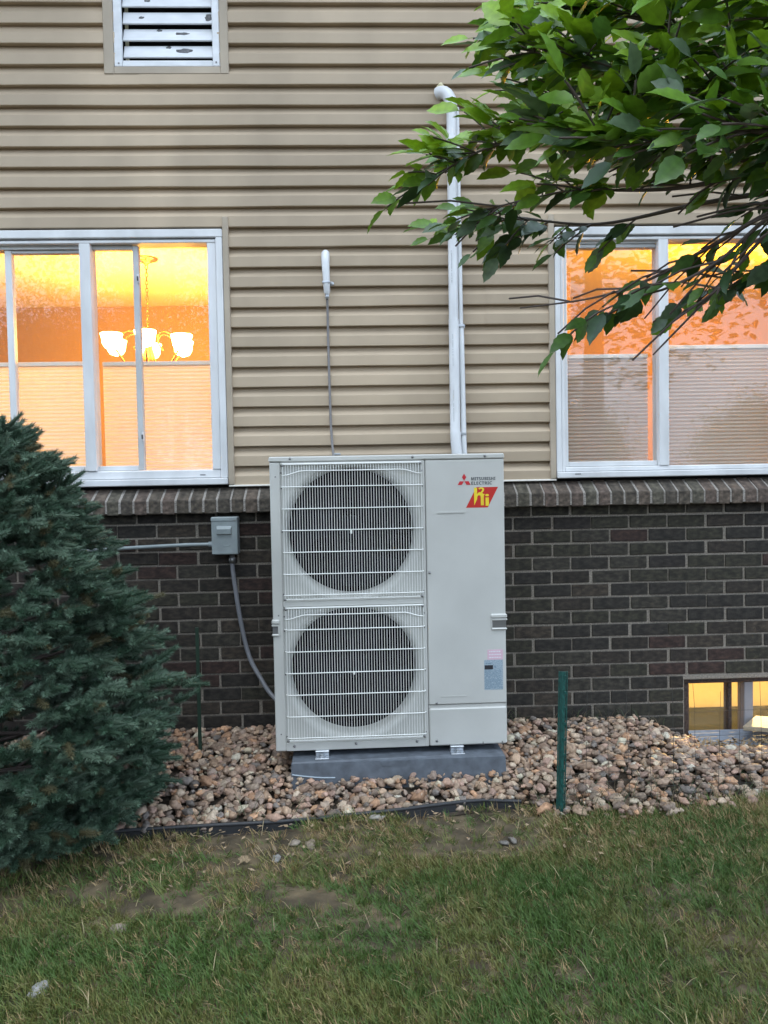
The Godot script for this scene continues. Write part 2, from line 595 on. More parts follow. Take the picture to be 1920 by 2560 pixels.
func vent_trim() -> ArrayMesh:
	var b := Builder.new()
	b.span(Vector3(-1.222, 3.486, -0.046), Vector3(-1.172, 4.28, -0.018), 0.003)
	b.span(Vector3(-0.642, 3.486, -0.046), Vector3(-0.600, 4.28, -0.018), 0.003)
	b.span(Vector3(-1.172, 3.486, -0.046), Vector3(-0.642, 3.523, -0.0185), 0.003)
	b.span(Vector3(-1.172, 4.241, -0.046), Vector3(-0.642, 4.28, -0.0185), 0.003)
	return b.done()


func pane(parent: Node, x0: float, x1: float, y0: float, y1: float, z: float) -> void:
	var b := Builder.new()
	b.span(Vector3(x0, y0, z - 0.005), Vector3(x1, y1, z))
	put("glass_pane", b.done(), M.glass, parent)


func strip(parent: Node, called: String, a: Vector3, c: Vector3, m: Material, bev := 0.003) -> MeshInstance3D:
	var b := Builder.new()
	b.span(a, c, bev)
	return put(called, b.done(), m, parent)


func windows() -> void:
	# left window: two sliders side by side
	var b := Builder.new()
	b.span(Vector3(-2.10, 2.672, -0.10), Vector3(-0.655, 2.714, -0.012), 0.004)
	b.span(Vector3(-0.690, 1.452, -0.10), Vector3(-0.6555, 2.672, -0.0125), 0.004)
	b.span(Vector3(-2.10, 1.452, -0.10), Vector3(-2.067, 2.672, -0.0125), 0.004)
	b.span(Vector3(-2.10, 1.4185, -0.2), Vector3(-0.655, 1.452, 0.004), 0.004)
	var w := put("window", b.done(), M.window_white, home)
	w.set_meta("label", "left double slider window glowing yellow above the brick ledge")
	strip(w, "side_trim", Vector3(-0.6535, 1.4165, -0.05), Vector3(-0.6235, 2.775, -0.0135), M.vinyl_trim)
	strip(w, "side_trim", Vector3(-2.135, 1.4165, -0.05), Vector3(-2.105, 2.775, -0.0135), M.vinyl_trim)
	strip(w, "head_frame", Vector3(-2.066, 2.648, -0.12), Vector3(-0.691, 2.664, -0.022), M.window_white)
	strip(w, "head_groove", Vector3(-2.066, 2.664, -0.12), Vector3(-0.691, 2.672, -0.045), M.sash_grey, 0.0)
	strip(w, "sill_frame", Vector3(-2.066, 1.4525, -0.12), Vector3(-0.691, 1.498, -0.028), M.window_white, 0.006)
	strip(w, "jamb", Vector3(-0.735, 1.498, -0.12), Vector3(-0.691, 2.648, -0.024), M.window_white)
	strip(w, "jamb", Vector3(-2.066, 1.498, -0.12), Vector3(-2.03, 2.648, -0.024), M.window_white)
	strip(w, "centre_post", Vector3(-1.377, 1.498, -0.12), Vector3(-1.322, 2.648, -0.020), M.window_white)
	# right slider: sash on its left half, pane fixed on the right
	var s := strip(w, "sash", Vector3(-1.118, 1.500, -0.095), Vector3(-1.0885, 2.646, -0.052), M.sash_grey)
	strip(s, "sash_rail", Vector3(-1.322, 2.625, -0.095), Vector3(-1.118, 2.647, -0.056), M.sash_grey)
	strip(s, "sash_rail", Vector3(-1.322, 1.499, -0.095), Vector3(-1.118, 1.524, -0.056), M.window_white)
	for yy in [2.475, 1.672]:
		strip(s, "latch", Vector3(-1.0945, yy - 0.022, -0.052), Vector3(-1.0845, yy + 0.022, -0.038), M.window_white, 0.002)
		strip(s, "latch_lever", Vector3(-1.0935, yy - 0.014, -0.038), Vector3(-1.086, yy + 0.010, -0.030), M.latch, 0.002)
	pane(w, -1.322, -1.118, 1.524, 2.625, -0.066)
	pane(w, -1.0885, -0.735, 1.498, 2.648, -0.076)
	# left slider: recessed sash on its right half
	s = strip(w, "sash", Vector3(-1.765, 1.500, -0.105), Vector3(-1.731, 2.630, -0.062), M.window_white)
	strip(s, "sash_rail", Vector3(-1.731, 2.612, -0.105), Vector3(-1.377, 2.629, -0.066), M.sash_grey)
	strip(s, "sash_rail", Vector3(-1.731, 1.499, -0.105), Vector3(-1.377, 1.526, -0.066), M.window_white)
	strip(w, "head_track", Vector3(-2.03, 2.629, -0.12), Vector3(-1.377, 2.648, -0.052), M.sash_grey, 0.0)
	pane(w, -1.731, -1.377, 1.526, 2.612, -0.076)
	pane(w, -2.03, -1.765, 1.498, 2.63, -0.086)
	strip(w, "weep_slot", Vector3(-0.800, 1.468, -0.03), Vector3(-0.772, 1.472, -0.0265), M.latch, 0.0)
	# right window
	b = Builder.new()
	b.span(Vector3(1.0445, 2.668, -0.10), Vector3(2.38, 2.71, -0.012), 0.004)
	b.span(Vector3(1.0445, 1.450, -0.10), Vector3(1.072, 2.668, -0.0125), 0.004)
	b.span(Vector3(2.35, 1.450, -0.10), Vector3(2.38, 2.668, -0.0125), 0.004)
	b.span(Vector3(1.0445, 1.4185, -0.2), Vector3(2.38, 1.450, 0.004), 0.004)
	w = put("window", b.done(), M.window_white, home)
	w.set_meta("label", "right slider window glowing orange behind the leafy branch")
	strip(w, "side_trim", Vector3(1.013, 1.4165, -0.05), Vector3(1.0425, 2.775, -0.0135), M.vinyl_trim)
	strip(w, "side_trim", Vector3(2.382, 1.4165, -0.05), Vector3(2.41, 2.775, -0.0135), M.vinyl_trim)
	strip(w, "head_groove", Vector3(1.073, 2.660, -0.12), Vector3(2.349, 2.668, -0.045), M.sash_grey, 0.0)
	strip(w, "head_frame", Vector3(1.073, 2.645, -0.12), Vector3(2.349, 2.660, -0.022), M.window_white)
	strip(w, "jamb", Vector3(1.073, 1.4505, -0.12), Vector3(1.091, 2.645, -0.022), M.window_white)
	strip(w, "jamb", Vector3(2.31, 1.4505, -0.12), Vector3(2.349, 2.645, -0.022), M.window_white)
	strip(w, "sill_frame", Vector3(1.091, 1.4505, -0.12), Vector3(2.31, 1.476, -0.026), M.window_white, 0.005)
	strip(w, "centre_post", Vector3(1.588, 1.476, -0.12), Vector3(1.640, 2.645, -0.020), M.window_white)
	s = strip(w, "sash", Vector3(1.0915, 1.476, -0.10), Vector3(1.116, 2.644, -0.050), M.window_white)
	strip(s, "sash_rail", Vector3(1.116, 1.477, -0.10), Vector3(1.588, 1.503, -0.050), M.window_white)
	strip(s, "sash_rail", Vector3(1.116, 2.612, -0.10), Vector3(1.588, 2.632, -0.052), M.sash_grey)
	strip(w, "head_track", Vector3(1.116, 2.632, -0.12), Vector3(1.588, 2.645, -0.044), M.sash_grey, 0.0)
	pane(w, 1.116, 1.588, 1.503, 2.612, -0.066)
	pane(w, 1.640, 2.31, 1.476, 2.645, -0.078)
	strip(w, "weep_slot", Vector3(1.135, 1.437, 0.003), Vector3(1.165, 1.441, 0.0055), M.latch, 0.0)
	# pleated shades, each let down from the top so that only the upper part of its window is clear
	shade(-2.03, -1.385, 1.456, 2.076, "pleated peach glowing shade in the far left half of the left window")
	shade(-1.318, -0.738, 1.456, 2.072, "pleated peach glowing shade in the right half of the left window below the chandelier")
	shade(1.118, 1.578, 1.456, 2.078, "pleated grey brown shade in the narrower left half of the right window", "shade_fabric_tan")
	shade(1.642, 2.305, 1.456, 2.121, "pleated brown shade in the wider right half of the right window, hung slightly higher", "shade_fabric_tan")
	# basement window
	b = Builder.new()
	b.span(Vector3(1.708, 0.318, -0.13), Vector3(2.62, 0.346, -0.03), 0.003)
	b.span(Vector3(1.708, -0.02, -0.13), Vector3(1.742, 0.318, -0.028), 0.003)
	b.span(Vector3(2.59, -0.02, -0.13), Vector3(2.62, 0.318, -0.028), 0.003)
	b.span(Vector3(1.742, -0.02, -0.13), Vector3(2.59, 0.036, -0.03), 0.003)
	w = put("basement_window", b.done(), M.rust_frame, home)
	strip(w, "lintel", Vector3(1.66, 0.347, -0.10), Vector3(2.70, 0.372, -0.004), M.mortar)
	strip(w, "mullion", Vector3(2.046, 0.036, -0.12), Vector3(2.094, 0.318, -0.040), M.mullion_grey)
	strip(w, "sash_stile", Vector3(1.966, 0.036, -0.115), Vector3(1.988, 0.318, -0.06), M.rust_frame)
	pane(w, 1.742, 1.966, 0.036, 0.318, -0.075)
	pane(w, 1.988, 2.046, 0.036, 0.318, -0.085)
	pane(w, 2.094, 2.59, 0.036, 0.318, -0.075)


func shade(x0: float, x1: float, y0: float, y1: float, label: String, cloth := "shade_fabric") -> void:
	var o := base("window_shade", Vector3((x0 + x1) * 0.5, y0, -0.165))
	tag(o, label, "window shade")
	var b := Builder.new()
	var w := (x1 - x0) * 0.5
	var h := y1 - y0 - 0.022
	var n := int(h / 0.019)
	for i in n:
		var a := h * i / n
		var c := h * (i + 0.5) / n
		var d := h * (i + 1) / n
		b.face([Vector3(-w, a, 0), Vector3(w, a, 0), Vector3(w, c, 0.007), Vector3(-w, c, 0.007)], Vector3(0, 0, 1))
		b.face([Vector3(-w, c, 0.007), Vector3(w, c, 0.007), Vector3(w, d, 0), Vector3(-w, d, 0)], Vector3(0, 0, 1))
	put("pleated_fabric", b.done(), M[cloth], o)
	strip(o, "top_rail", Vector3(-w, h, -0.012), Vector3(w, y1 - y0, 0.014), M.shade_rail)


func lamp_light(parent: Node, where: Vector3, e: float, size: float, tone := lin(1.0, 0.48, 0.05)) -> void:
	var l := OmniLight3D.new()
	l.name = "lamp_light"
	l.position = where
	l.light_energy = e
	l.light_color = tone
	l.light_size = size
	l.omni_range = 12.0
	l.omni_attenuation = 2.0
	l.shadow_enabled = true
	parent.add_child(l, true)


func rooms() -> void:
	var b := Builder.new()
	# upstairs shell, closed on every side
	b.span(Vector3(-4.6, 0.75, -4.12), Vector3(5.0, 3.3, -4.0))
	b.span(Vector3(-4.72, 0.75, -4.12), Vector3(-4.6, 3.3, -0.05))
	b.span(Vector3(5.0, 0.75, -4.12), Vector3(5.12, 3.3, -0.05))
	b.span(Vector3(0.15, 0.75, -4.0), Vector3(0.27, 3.2, -0.221))
	b.span(Vector3(0.27, 0.75, -3.0), Vector3(1.9, 3.2, -2.88))
	# plaster on the inside of the outer wall
	for s in [[-4.6, -2.09, 0.75, 3.2], [-2.09, -0.66, 0.75, 1.42], [-2.09, -0.66, 2.712, 3.2], [-0.66, 0.15, 0.75, 3.2], [0.27, 1.036, 0.75, 3.2], [1.036, 2.38, 2.705, 3.2], [2.38, 5.0, 0.75, 3.2], [1.036, 2.38, 0.75, 1.42]]:
		b.span(Vector3(s[0], s[2], -0.234), Vector3(s[1], s[3], -0.2215))
	put("room_wall", b.done(), M.room_paint, home)
	b = Builder.new()
	b.span(Vector3(-4.6, 3.2, -4.0), Vector3(5.0, 3.3, -0.221))
	put("room_ceiling", b.done(), M.room_ceiling, home)
	b = Builder.new()
	b.span(Vector3(-4.6, 0.65, -4.12), Vector3(5.0, 0.749, -0.221))
	put("room_floor", b.done(), M.room_floor, home)
	# basement
	b = Builder.new()
	b.span(Vector3(-1.0, -1.9, -4.1), Vector3(5.0, 0.649, -4.0))
	b.span(Vector3(-1.1, -1.9, -4.1), Vector3(-1.0, 0.649, -0.221))
	b.span(Vector3(5.0, -1.9, -4.1), Vector3(5.1, 0.649, -0.221))
	b.span(Vector3(-1.0, -2.0, -4.1), Vector3(5.0, -1.9, -0.05))
	b.span(Vector3(-1.0, -1.9, -0.22), Vector3(5.0, -1.001, -0.06))
	put("basement_wall", b.done(), M.room_ceiling, home)
	b = Builder.new()
	b.span(Vector3(-0.99, -1.89, -3.99), Vector3(4.99, -0.98, -3.93))
	put("wainscot", b.done(), M.wainscot, home)
	# chandelier
	var c := base("chandelier", Vector3(-1.612, 3.2, -2.3))
	tag(c, "brass chandelier on a chain with glowing bulbs seen through the left window", "chandelier")
	b = Builder.new()
	b.lathe([Vector2(0, -0.055), Vector2(0.012, -0.055), Vector2(0.02, -0.04), Vector2(0.06, -0.022), Vector2(0.09, -0.012), Vector2(0.095, 0), Vector2(0, 0)], Transform3D(), 24)
	put("canopy", b.done(), M.brass, c)
	b = Builder.new()
	for i in 17:
		var y := -0.05 - i * 0.03
		var pts := []
		for k in 9:
			var a := TAU * k / 8.0
			var v := Vector3(cos(a) * 0.010, y - 0.018 + sin(a) * 0.021, 0)
			pts.append(v if i % 2 == 0 else Vector3(0, v.y, v.x))
		b.tube(pts, 0.0035, 5, false)
	put("chain", b.done(), M.brass, c)
	b = Builder.new()
	b.lathe([Vector2(0, -0.44), Vector2(0.014, -0.45), Vector2(0.02, -0.50), Vector2(0.045, -0.55), Vector2(0.03, -0.60), Vector2(0.05, -0.66), Vector2(0.055, -0.70), Vector2(0.02, -0.76), Vector2(0.028, -0.79), Vector2(0, -0.81)], Transform3D(Basis(), Vector3(0, -0.1, 0)), 16)
	put("body", b.done(), M.brass, c)
	for i in 6:
		var a := TAU * i / 6.0 + 0.35
		var d := Vector3(cos(a), 0, sin(a))
		b = Builder.new()
		var pts := []
		for k in 13:
			var t := k / 12.0
			pts.append(d * (0.05 + 0.25 * t) + UP * (-0.79 - 0.075 * sin(t * PI * 1.25) + 0.05 * t * t))
		b.tube(pts, 0.007, 6)
		pts = []
		for k in 12:
			var t := k / 11.0
			pts.append(d * (0.09 + 0.09 * cos(t * 4.4) * (1.0 - 0.5 * t) + 0.05) + UP * (-0.645 + 0.065 * sin(t * 4.4)))
		b.tube(pts, 0.005, 5)
		var arm := put("arm", b.done(), M.brass, c)
		b = Builder.new()
		b.lathe([Vector2(0.012, 0), Vector2(0.05, 0.014), Vector2(0.07, 0.045), Vector2(0.075, 0.085), Vector2(0.085, 0.12), Vector2(0.08, 0.125), Vector2(0.0, 0.105)], Transform3D(Basis(), d * 0.30 + UP * -0.74), 14)
		put("glowing_bulb", b.done(), M.bulb, arm)
		lamp_light(arm, d * 0.30 + UP * -0.67, 0.30, 0.04)
	# pendant lamp in the right room
	c = base("pendant_lamp", Vector3(3.16, 3.2, -1.6))
	tag(c, "small glowing ceiling lamp at the right edge of the right window", "lamp")
	b = Builder.new()
	b.tube([Vector3(0, 0, 0), Vector3(0, -0.24, 0)], 0.008, 6)
	put("stem", b.done(), M.brass, c)
	b = Builder.new()
	b.lathe([Vector2(0, -0.24), Vector2(0.06, -0.26), Vector2(0.10, -0.32), Vector2(0.11, -0.38), Vector2(0.09, -0.44), Vector2(0, -0.46)], Transform3D(), 20)
	put("glowing_bulb", b.done(), M.bulb, c)
	lamp_light(c, Vector3(0, -0.35, 0), 2.3, 0.1, lin(1.0, 0.47, 0.02))
	# basement ceiling lamp
	c = base("ceiling_lamp", Vector3(2.75, 0.60, -1.3))
	tag(c, "warm ceiling lamp lighting the basement behind the small low window", "lamp")
	b = Builder.new()
	b.lathe([Vector2(0, 0.05), Vector2(0.09, 0.048), Vector2(0.10, 0.03), Vector2(0, 0.03)], Transform3D(), 18)
	put("ceiling_plate", b.done(), M.brass, c)
	b = Builder.new()
	b.lathe([Vector2(0.09, 0.03), Vector2(0.10, 0.0), Vector2(0.07, -0.06), Vector2(0, -0.08), ], Transform3D(), 18)
	b.lathe([Vector2(0, 0.029), Vector2(0.09, 0.03)], Transform3D(), 18)
	put("glowing_bulb", b.done(), M.bulb, c)
	lamp_light(c, Vector3(0, -0.02, 0), 3.2, 0.05, lin(1.0, 0.66, 0.24))


# ------------------------------------------------------------------ bricks
func brick_mesh(size: Vector3, seed_: int) -> ArrayMesh:
	var r := RandomNumberGenerator.new()
	r.seed = seed_
	var b := Builder.new()
	var t := Transform3D(Basis.from_euler(Vector3(r.randf_range(-0.012, 0.012), r.randf_range(-0.008, 0.008), r.randf_range(-0.006, 0.006))), Vector3(0, 0, r.randf_range(-0.0015, 0.0015)))
	b.box(Vector3.ZERO, size, r.randf_range(0.0018, 0.0038), t)
	return b.done()


func brickwork() -> void:
	var b := Builder.new()
	for s in [[-4.6, 1.706, -0.6, 1.30], [1.706, 2.62, 0.346, 1.30], [2.62, 5.0, -0.6, 1.30], [1.706, 2.62, -0.6, -0.02]]:
		b.span(Vector3(s[0], s[2], -0.0495), Vector3(s[1], s[3], -0.0065))
	var wall := put("brick_wall", b.done(), M.mortar, home)
	var list := []
	rng.seed = 77
	for row in range(-5, 15):
		var yc := 0.938 - 0.0708 * row - 0.0354
		var phase := -0.718 if posmod(row, 2) == 1 else -0.613
		for i in range(-14, 19):
			var x0 := phase + 0.2032 * i + rng.randf_range(-0.004, 0.004) + 0.0055
			var x1 := x0 + 0.192 + rng.randf_range(-0.003, 0.002)
			if yc < 0.36 and x1 > 1.70 and x0 < 2.62:
				if x0 < 1.66:
					x1 = 1.700
				else:
					continue
			var hidden := (x0 > -0.42 and x1 < 0.60 and yc < 1.2) or x1 < -1.3 or x0 > 2.25 or yc < 0.12 or (x1 < -0.82 and yc < 0.75)
			var big := x1 - x0
			list.append({"x": (x0 + x1) * 0.5, "w": big, "y": yc, "hidden": hidden, "tone": rng.randi() % 9, "v": rng.randi() % 5})
	var shared := {}
	var singles := 0
	var rest := Builder.new()
	for k in list:
		var tone: int = k.tone
		if k.x > 0.6 and rng.randf() < 0.5:
			tone = [1, 3, 6, 4, 1][rng.randi() % 5]
		elif k.x < 0.0 and rng.randf() < 0.5:
			tone = [0, 8, 2, 4, 5][rng.randi() % 5]
		var wobble := Vector3(0, rng.randf_range(-0.0012, 0.0012), rng.randf_range(-0.001, 0.0015))
		var at := Vector3(k.x, k.y, -0.021) + wobble
		if not k.hidden and singles < 298:
			singles += 1
			var key: String = "%d" % k.v if absf(k.w - 0.192) < 0.006 else "w%.3f" % k.w
			if not shared.has(key):
				shared[key] = brick_mesh(Vector3(0.192 if absf(k.w - 0.192) < 0.006 else k.w, 0.0604, 0.042), 300 + k.v)
			put("brick", shared[key], M["brick_%d" % tone], wall, Transform3D(Basis(), at))
		else:
			rest.box(at, Vector3(k.w, 0.0604, 0.042), 0.002)
	var o := put("bricks_beyond", rest.done(), M.brick_0, wall)
	o.set_meta("kind", "stuff")
	# sloping rowlock ledge under the windows
	b = Builder.new()
	var bed := [Vector2(-0.0495, 1.4005), Vector2(0.050, 1.3455), Vector2(0.0555, 1.340), Vector2(0.0565, 1.281), Vector2(-0.0495, 1.281)]
	b.prism(bed, -4.6, 5.0, Transform3D(Basis(Vector3(0, 0, 1), Vector3(0, 1, 0), Vector3(1, 0, 0)), Vector3.ZERO))
	var ledge := put("brick_ledge", b.done(), M.sill_mortar, home)
	var shapes := []
	for i in 5:
		shapes.append(sill_mesh(500 + i))
	rng.seed = 78
	var n := 0
	for i in range(-28, 62):
		var x := -0.669 + 0.0693 * i + rng.randf_range(-0.0015, 0.0015)
		if x < -2.7 or x > 3.5:
			continue
		n += 1
		put("sill_brick", shapes[rng.randi() % 5], M["sill_%d" % (rng.randi() % 5)], ledge, Transform3D(Basis(), Vector3(x, rng.randf_range(-0.002, 0.002), rng.randf_range(-0.003, 0.003))))


func sill_mesh(seed_: int) -> ArrayMesh:      # side outline of a sloped rowlock brick, pushed along x
	var r := RandomNumberGenerator.new()
	r.seed = seed_
	var j := func() -> float: return r.randf_range(-0.0015, 0.0015)
	var prof := [Vector2(-0.048, 1.4035 + j.call()), Vector2(0.053, 1.3475 + j.call()), Vector2(0.0575, 1.3445), Vector2(0.0595, 1.339), Vector2(0.060 + j.call(), 1.2795), Vector2(0.0575, 1.2745), Vector2(-0.005, 1.2738), Vector2(-0.048, 1.29)]
	var b := Builder.new()
	var w := 0.0293
	var e := 0.0022
	var n := prof.size()
	var cen := Vector2(0.01, 1.33)
	for i in n:
		var p: Vector2 = prof[i]
		var q: Vector2 = prof[(i + 1) % n]
		var o := Vector3(0, ((p + q) * 0.5 - cen).y, ((p + q) * 0.5 - cen).x)
		b.face([Vector3(-w + e, p.y, p.x), Vector3(w - e, p.y, p.x), Vector3(w - e, q.y, q.x), Vector3(-w + e, q.y, q.x)], o)
		for s in [-1.0, 1.0]:
			var pi := p.lerp(cen, 0.04)
			var qi := q.lerp(cen, 0.04)
			b.face([Vector3(s * (w - e), p.y, p.x), Vector3(s * (w - e), q.y, q.x), Vector3(s * w, qi.y, qi.x), Vector3(s * w, pi.y, pi.x)], o + Vector3(s, 0, 0) * 0.05)
			b.face([Vector3(s * w, pi.y, pi.x), Vector3(s * w, qi.y, qi.x), Vector3(s * w, cen.y, cen.x)], Vector3(s, 0, 0))
	return b.done()


# ------------------------------------------------------------------ things on the wall
func wall_fittings() -> void:
	# white line-set cover: a wide and a narrow PVC pipe side by side
	var c := base("pipe_cover", Vector3(0.51, 1.45, 0.02))
	tag(c, "tall white plastic pipe cover climbing the siding from the heat pump", "pipe")
	var off := -c.position
	var b := Builder.new()
	b.tube([Vector3(0.516, 3.305, 0.024) + off, Vector3(0.513, 2.23, 0.022) + off], 0.0245, 14)
	put("wide_pipe", b.done(), M.pvc, c)
	b = Builder.new()
	b.tube([Vector3(0.513, 2.236, 0.024) + off, Vector3(0.5125, 1.66, 0.024) + off], 0.026, 14)
	put("wide_pipe", b.done(), M.pvc, c)
	b = Builder.new()
	b.tube([Vector3(0.5125, 1.665, 0.026) + off, Vector3(0.514, 1.62, 0.028) + off, Vector3(0.524, 1.50, 0.032) + off, Vector3(0.526, 0.9, 0.05) + off], 0.0275, 14)
	put("wide_pipe", b.done(), M.pvc, c)
	b = Builder.new()
	b.tube([Vector3(0.547, 3.30, 0.012) + off, Vector3(0.552, 2.2, 0.012) + off], 0.011, 10)
	put("narrow_pipe", b.done(), M.pvc, c)
	b = Builder.new()
	b.tube([Vector3(0.552, 2.2, 0.012) + off, Vector3(0.557, 1.62, 0.016) + off, Vector3(0.560, 1.50, 0.022) + off, Vector3(0.562, 0.9, 0.04) + off], 0.014, 10)
	put("narrow_pipe", b.done(), M.pvc, c)
	b = Builder.new()
	var pts := []
	for k in 9:
		var a := k / 8.0 * 1.75
		pts.append(Vector3(0.516 - 0.052 * (1.0 - cos(a)), 3.300 + 0.086 * sin(a), 0.026 - 0.048 * (k / 8.0) * (k / 8.0)) + off)
	b.tube(pts, 0.031, 16)
	put("elbow", b.done(), M.pvc, c)
	b = Builder.new()
	for k in 7:
		rng.seed = 30 + k
		b.lathe([Vector2(0, -0.012), Vector2(0.011, -0.007), Vector2(0.014, 0.0), Vector2(0.009, 0.009), Vector2(0, 0.012)], Transform3D(Basis(), Vector3(0.468 + rng.randf_range(-0.014, 0.016), 3.408 + rng.randf_range(-0.006, 0.014), rng.randf_range(-0.03, 0.0)) + off), 8)
	put("foam_seal", b.done(), M.foam, c)
	for y in [2.205, 1.655]:
		b = Builder.new()
		b.box(Vector3(0.551, y, 0.014) + off, Vector3(0.034, 0.014, 0.034), 0.002)
		b.box(Vector3(0.566, y, -0.008) + off, Vector3(0.016, 0.014, 0.006), 0.001)
		put("pipe_strap", b.done(), M.galvanised, c)
	for k in 3:      # faint printed lines along the pipe
		b = Builder.new()
		var y0: float = [2.42, 2.0, 1.72][k]
		rng.seed = 60 + k
		for i in 26:
			if rng.randf() < 0.8:
				b.box(Vector3(0.5035, y0 + i * 0.0062, 0.048) + off, Vector3(0.004, rng.randf_range(0.003, 0.005), 0.0022))
		put("pipe_print", b.done(), M.pvc_print, c)
	# white sleeve and thin cable to the left
	c = base("wall_sleeve", Vector3(-0.13, 2.37, -0.02))
	tag(c, "short white tapered wall sleeve where the thin grey cable leaves the siding", "pipe")
	off = -c.position
	b = Builder.new()
	b.tube([Vector3(-0.133, 2.588, -0.045) + off, Vector3(-0.133, 2.582, -0.012) + off, Vector3(-0.133, 2.565, 0.006) + off, Vector3(-0.133, 2.52, 0.012) + off, Vector3(-0.130, 2.44, 0.012) + off, Vector3(-0.1285, 2.385, 0.012) + off, Vector3(-0.128, 2.374, 0.010) + off], [0.019, 0.021, 0.0215, 0.020, 0.0175, 0.016, 0.011], 14)
	put("sleeve", b.done(), M.pvc, c)
	b = Builder.new()
	b.box(Vector3(-0.131, 2.432, 0.012) + off, Vector3(0.040, 0.011, 0.038), 0.002)
	b.lathe([Vector2(0, 0.006), Vector2(0.010, 0.005), Vector2(0.012, 0), Vector2(0, 0)], Transform3D(Basis(Vector3(1, 0, 0), PI / 2), Vector3(-0.104, 2.433, -0.018) + off), 12)
	put("clamp", b.done(), M.galvanised, c)
	c = base("control_cable", Vector3(-0.12, 1.5, 0.0))
	tag(c, "thin grey cable hanging straight down the siding to the heat pump top", "cable")
	off = -c.position
	b = Builder.new()
	pts = []
	for p in [[-0.128, 2.380, 0.010], [-0.128, 2.30, -0.010], [-0.1285, 2.15, -0.016], [-0.127, 1.98, -0.015], [-0.1255, 1.85, -0.017], [-0.124, 1.72, -0.014], [-0.119, 1.62, -0.010], [-0.112, 1.55, 0.02], [-0.110, 1.50, 0.06], [-0.11, 1.2, 0.10]]:
		pts.append(Vector3(p[0], p[1], p[2]) + off)
	b.tube(pts, 0.0062, 8)
	put("cable", b.done(), M.cable_grey, c)
	b = Builder.new()
	b.lathe([Vector2(0.0, -0.014), Vector2(0.010, -0.014), Vector2(0.011, 0.012), Vector2(0, 0.014)], Transform3D(Basis(), Vector3(-0.128, 2.364, 0.008) + off), 10)
	put("connector", b.done(), M.galvanised, c)
	b = Builder.new()
	b.box(Vector3(-0.098, 1.563, 0.0) + off, Vector3(0.044, 0.012, 0.014), 0.003)
	put("cable_strap", b.done(), M.galvanised, c)
	# disconnect box
	c = base("disconnect_box", Vector3(-0.664, 1.066, 0.003))
	tag(c, "blue grey electrical disconnect box on the brick below the ledge", "electrical box")
	b = Builder.new()
	b.span(Vector3(-0.062, 0.0, 0), Vector3(0.064, 0.172, 0.088), 0.004)
	put("enclosure", b.done(), M.box_grey, c)
	b = Builder.new()
	b.span(Vector3(-0.0655, 0.168, 0), Vector3(0.0665, 0.190, 0.098), 0.004)
	b.span(Vector3(-0.0635, 0.004, 0.0885), Vector3(0.0645, 0.170, 0.0945), 0.002)
	put("cover", b.done(), M.box_grey, c)
	b = Builder.new()
	var q := [Vector3(-0.038, 0.102, 0.094), Vector3(0.038, 0.102, 0.094), Vector3(0.038, 0.146, 0.094), Vector3(-0.038, 0.146, 0.094)]
	var r := [Vector3(-0.032, 0.106, 0.108), Vector3(0.032, 0.106, 0.108), Vector3(0.034, 0.130, 0.110), Vector3(-0.034, 0.130, 0.110)]
	b.face(r, Vector3(0, 0, 1))
	for k in 4:
		b.face([q[k], q[(k + 1) % 4], r[(k + 1) % 4], r[k]], (q[k] + q[(k + 1) % 4]) * 0.5 - Vector3(0, 0.124, 0.08))
	put("handle", b.done(), M.box_grey, c)
	b = Builder.new()
	pts = []
	for k in 9:
		var a := PI + k / 8.0 * PI
		pts.append(Vector3(0.010 + cos(a) * 0.016, 0.054 + sin(a) * 0.011, 0.0945))
	b.tube(pts, 0.0018, 5)
	put("embossed_mark", b.done(), M.box_grey, c)
	# conduits
	c = base("conduit", Vector3(-0.73, 1.11, 0.0))
	tag(c, "grey conduit running sideways from the disconnect box into the spruce", "conduit")
	off = -c.position
	b = Builder.new()
	pts = []
	for p in [[-0.735, 1.117, 0.042], [-0.85, 1.1165, 0.040], [-1.0, 1.112, 0.034], [-1.15, 1.106, 0.026], [-1.3, 1.099, 0.02], [-1.7, 1.09, 0.018]]:
		pts.append(Vector3(p[0], p[1], p[2]) + off)
	b.tube(pts, 0.0095, 10)
	put("tube", b.done(), M.box_grey, c)
	b = Builder.new()
	b.lathe([Vector2(0.0, -0.004), Vector2(0.017, 0), Vector2(0.017, 0.010), Vector2(0.0135, 0.012), Vector2(0.0135, 0.026), Vector2(0, 0.027)], Transform3D(Basis(Vector3(0, 0, 1), PI / 2), Vector3(-0.727, 1.117, 0.042) + off), 12)
	put("hub", b.done(), M.box_grey, c)
	c = base("flexible_conduit", Vector3(-0.635, 1.05, 0.05))
	tag(c, "grey flexible conduit curving down from the disconnect box behind the heat pump", "conduit")
	off = -c.position
	b = Builder.new()
	var cu := Curve3D.new()
	var raw := [[-0.635, 1.050, 0.05], [-0.634, 0.99, 0.05], [-0.62, 0.87, 0.052], [-0.597, 0.71, 0.056], [-0.558, 0.545, 0.07], [-0.498, 0.44, 0.11], [-0.440, 0.368, 0.16], [-0.36, 0.31, 0.22]]
	for i in raw.size():
		var p := Vector3(raw[i][0], raw[i][1], raw[i][2]) + off
		var a := Vector3(raw[maxi(i - 1, 0)][0], raw[maxi(i - 1, 0)][1], raw[maxi(i - 1, 0)][2])
		var d := Vector3(raw[mini(i + 1, 7)][0], raw[mini(i + 1, 7)][1], raw[mini(i + 1, 7)][2])
		cu.add_point(p, (a - d) / 6.0, (d - a) / 6.0)
	cu.bake_interval = 0.02
	b.tube(Array(cu.get_baked_points()), 0.0112, 10)
	put("tube", b.done(), M.conduit_grey, c)
	b = Builder.new()
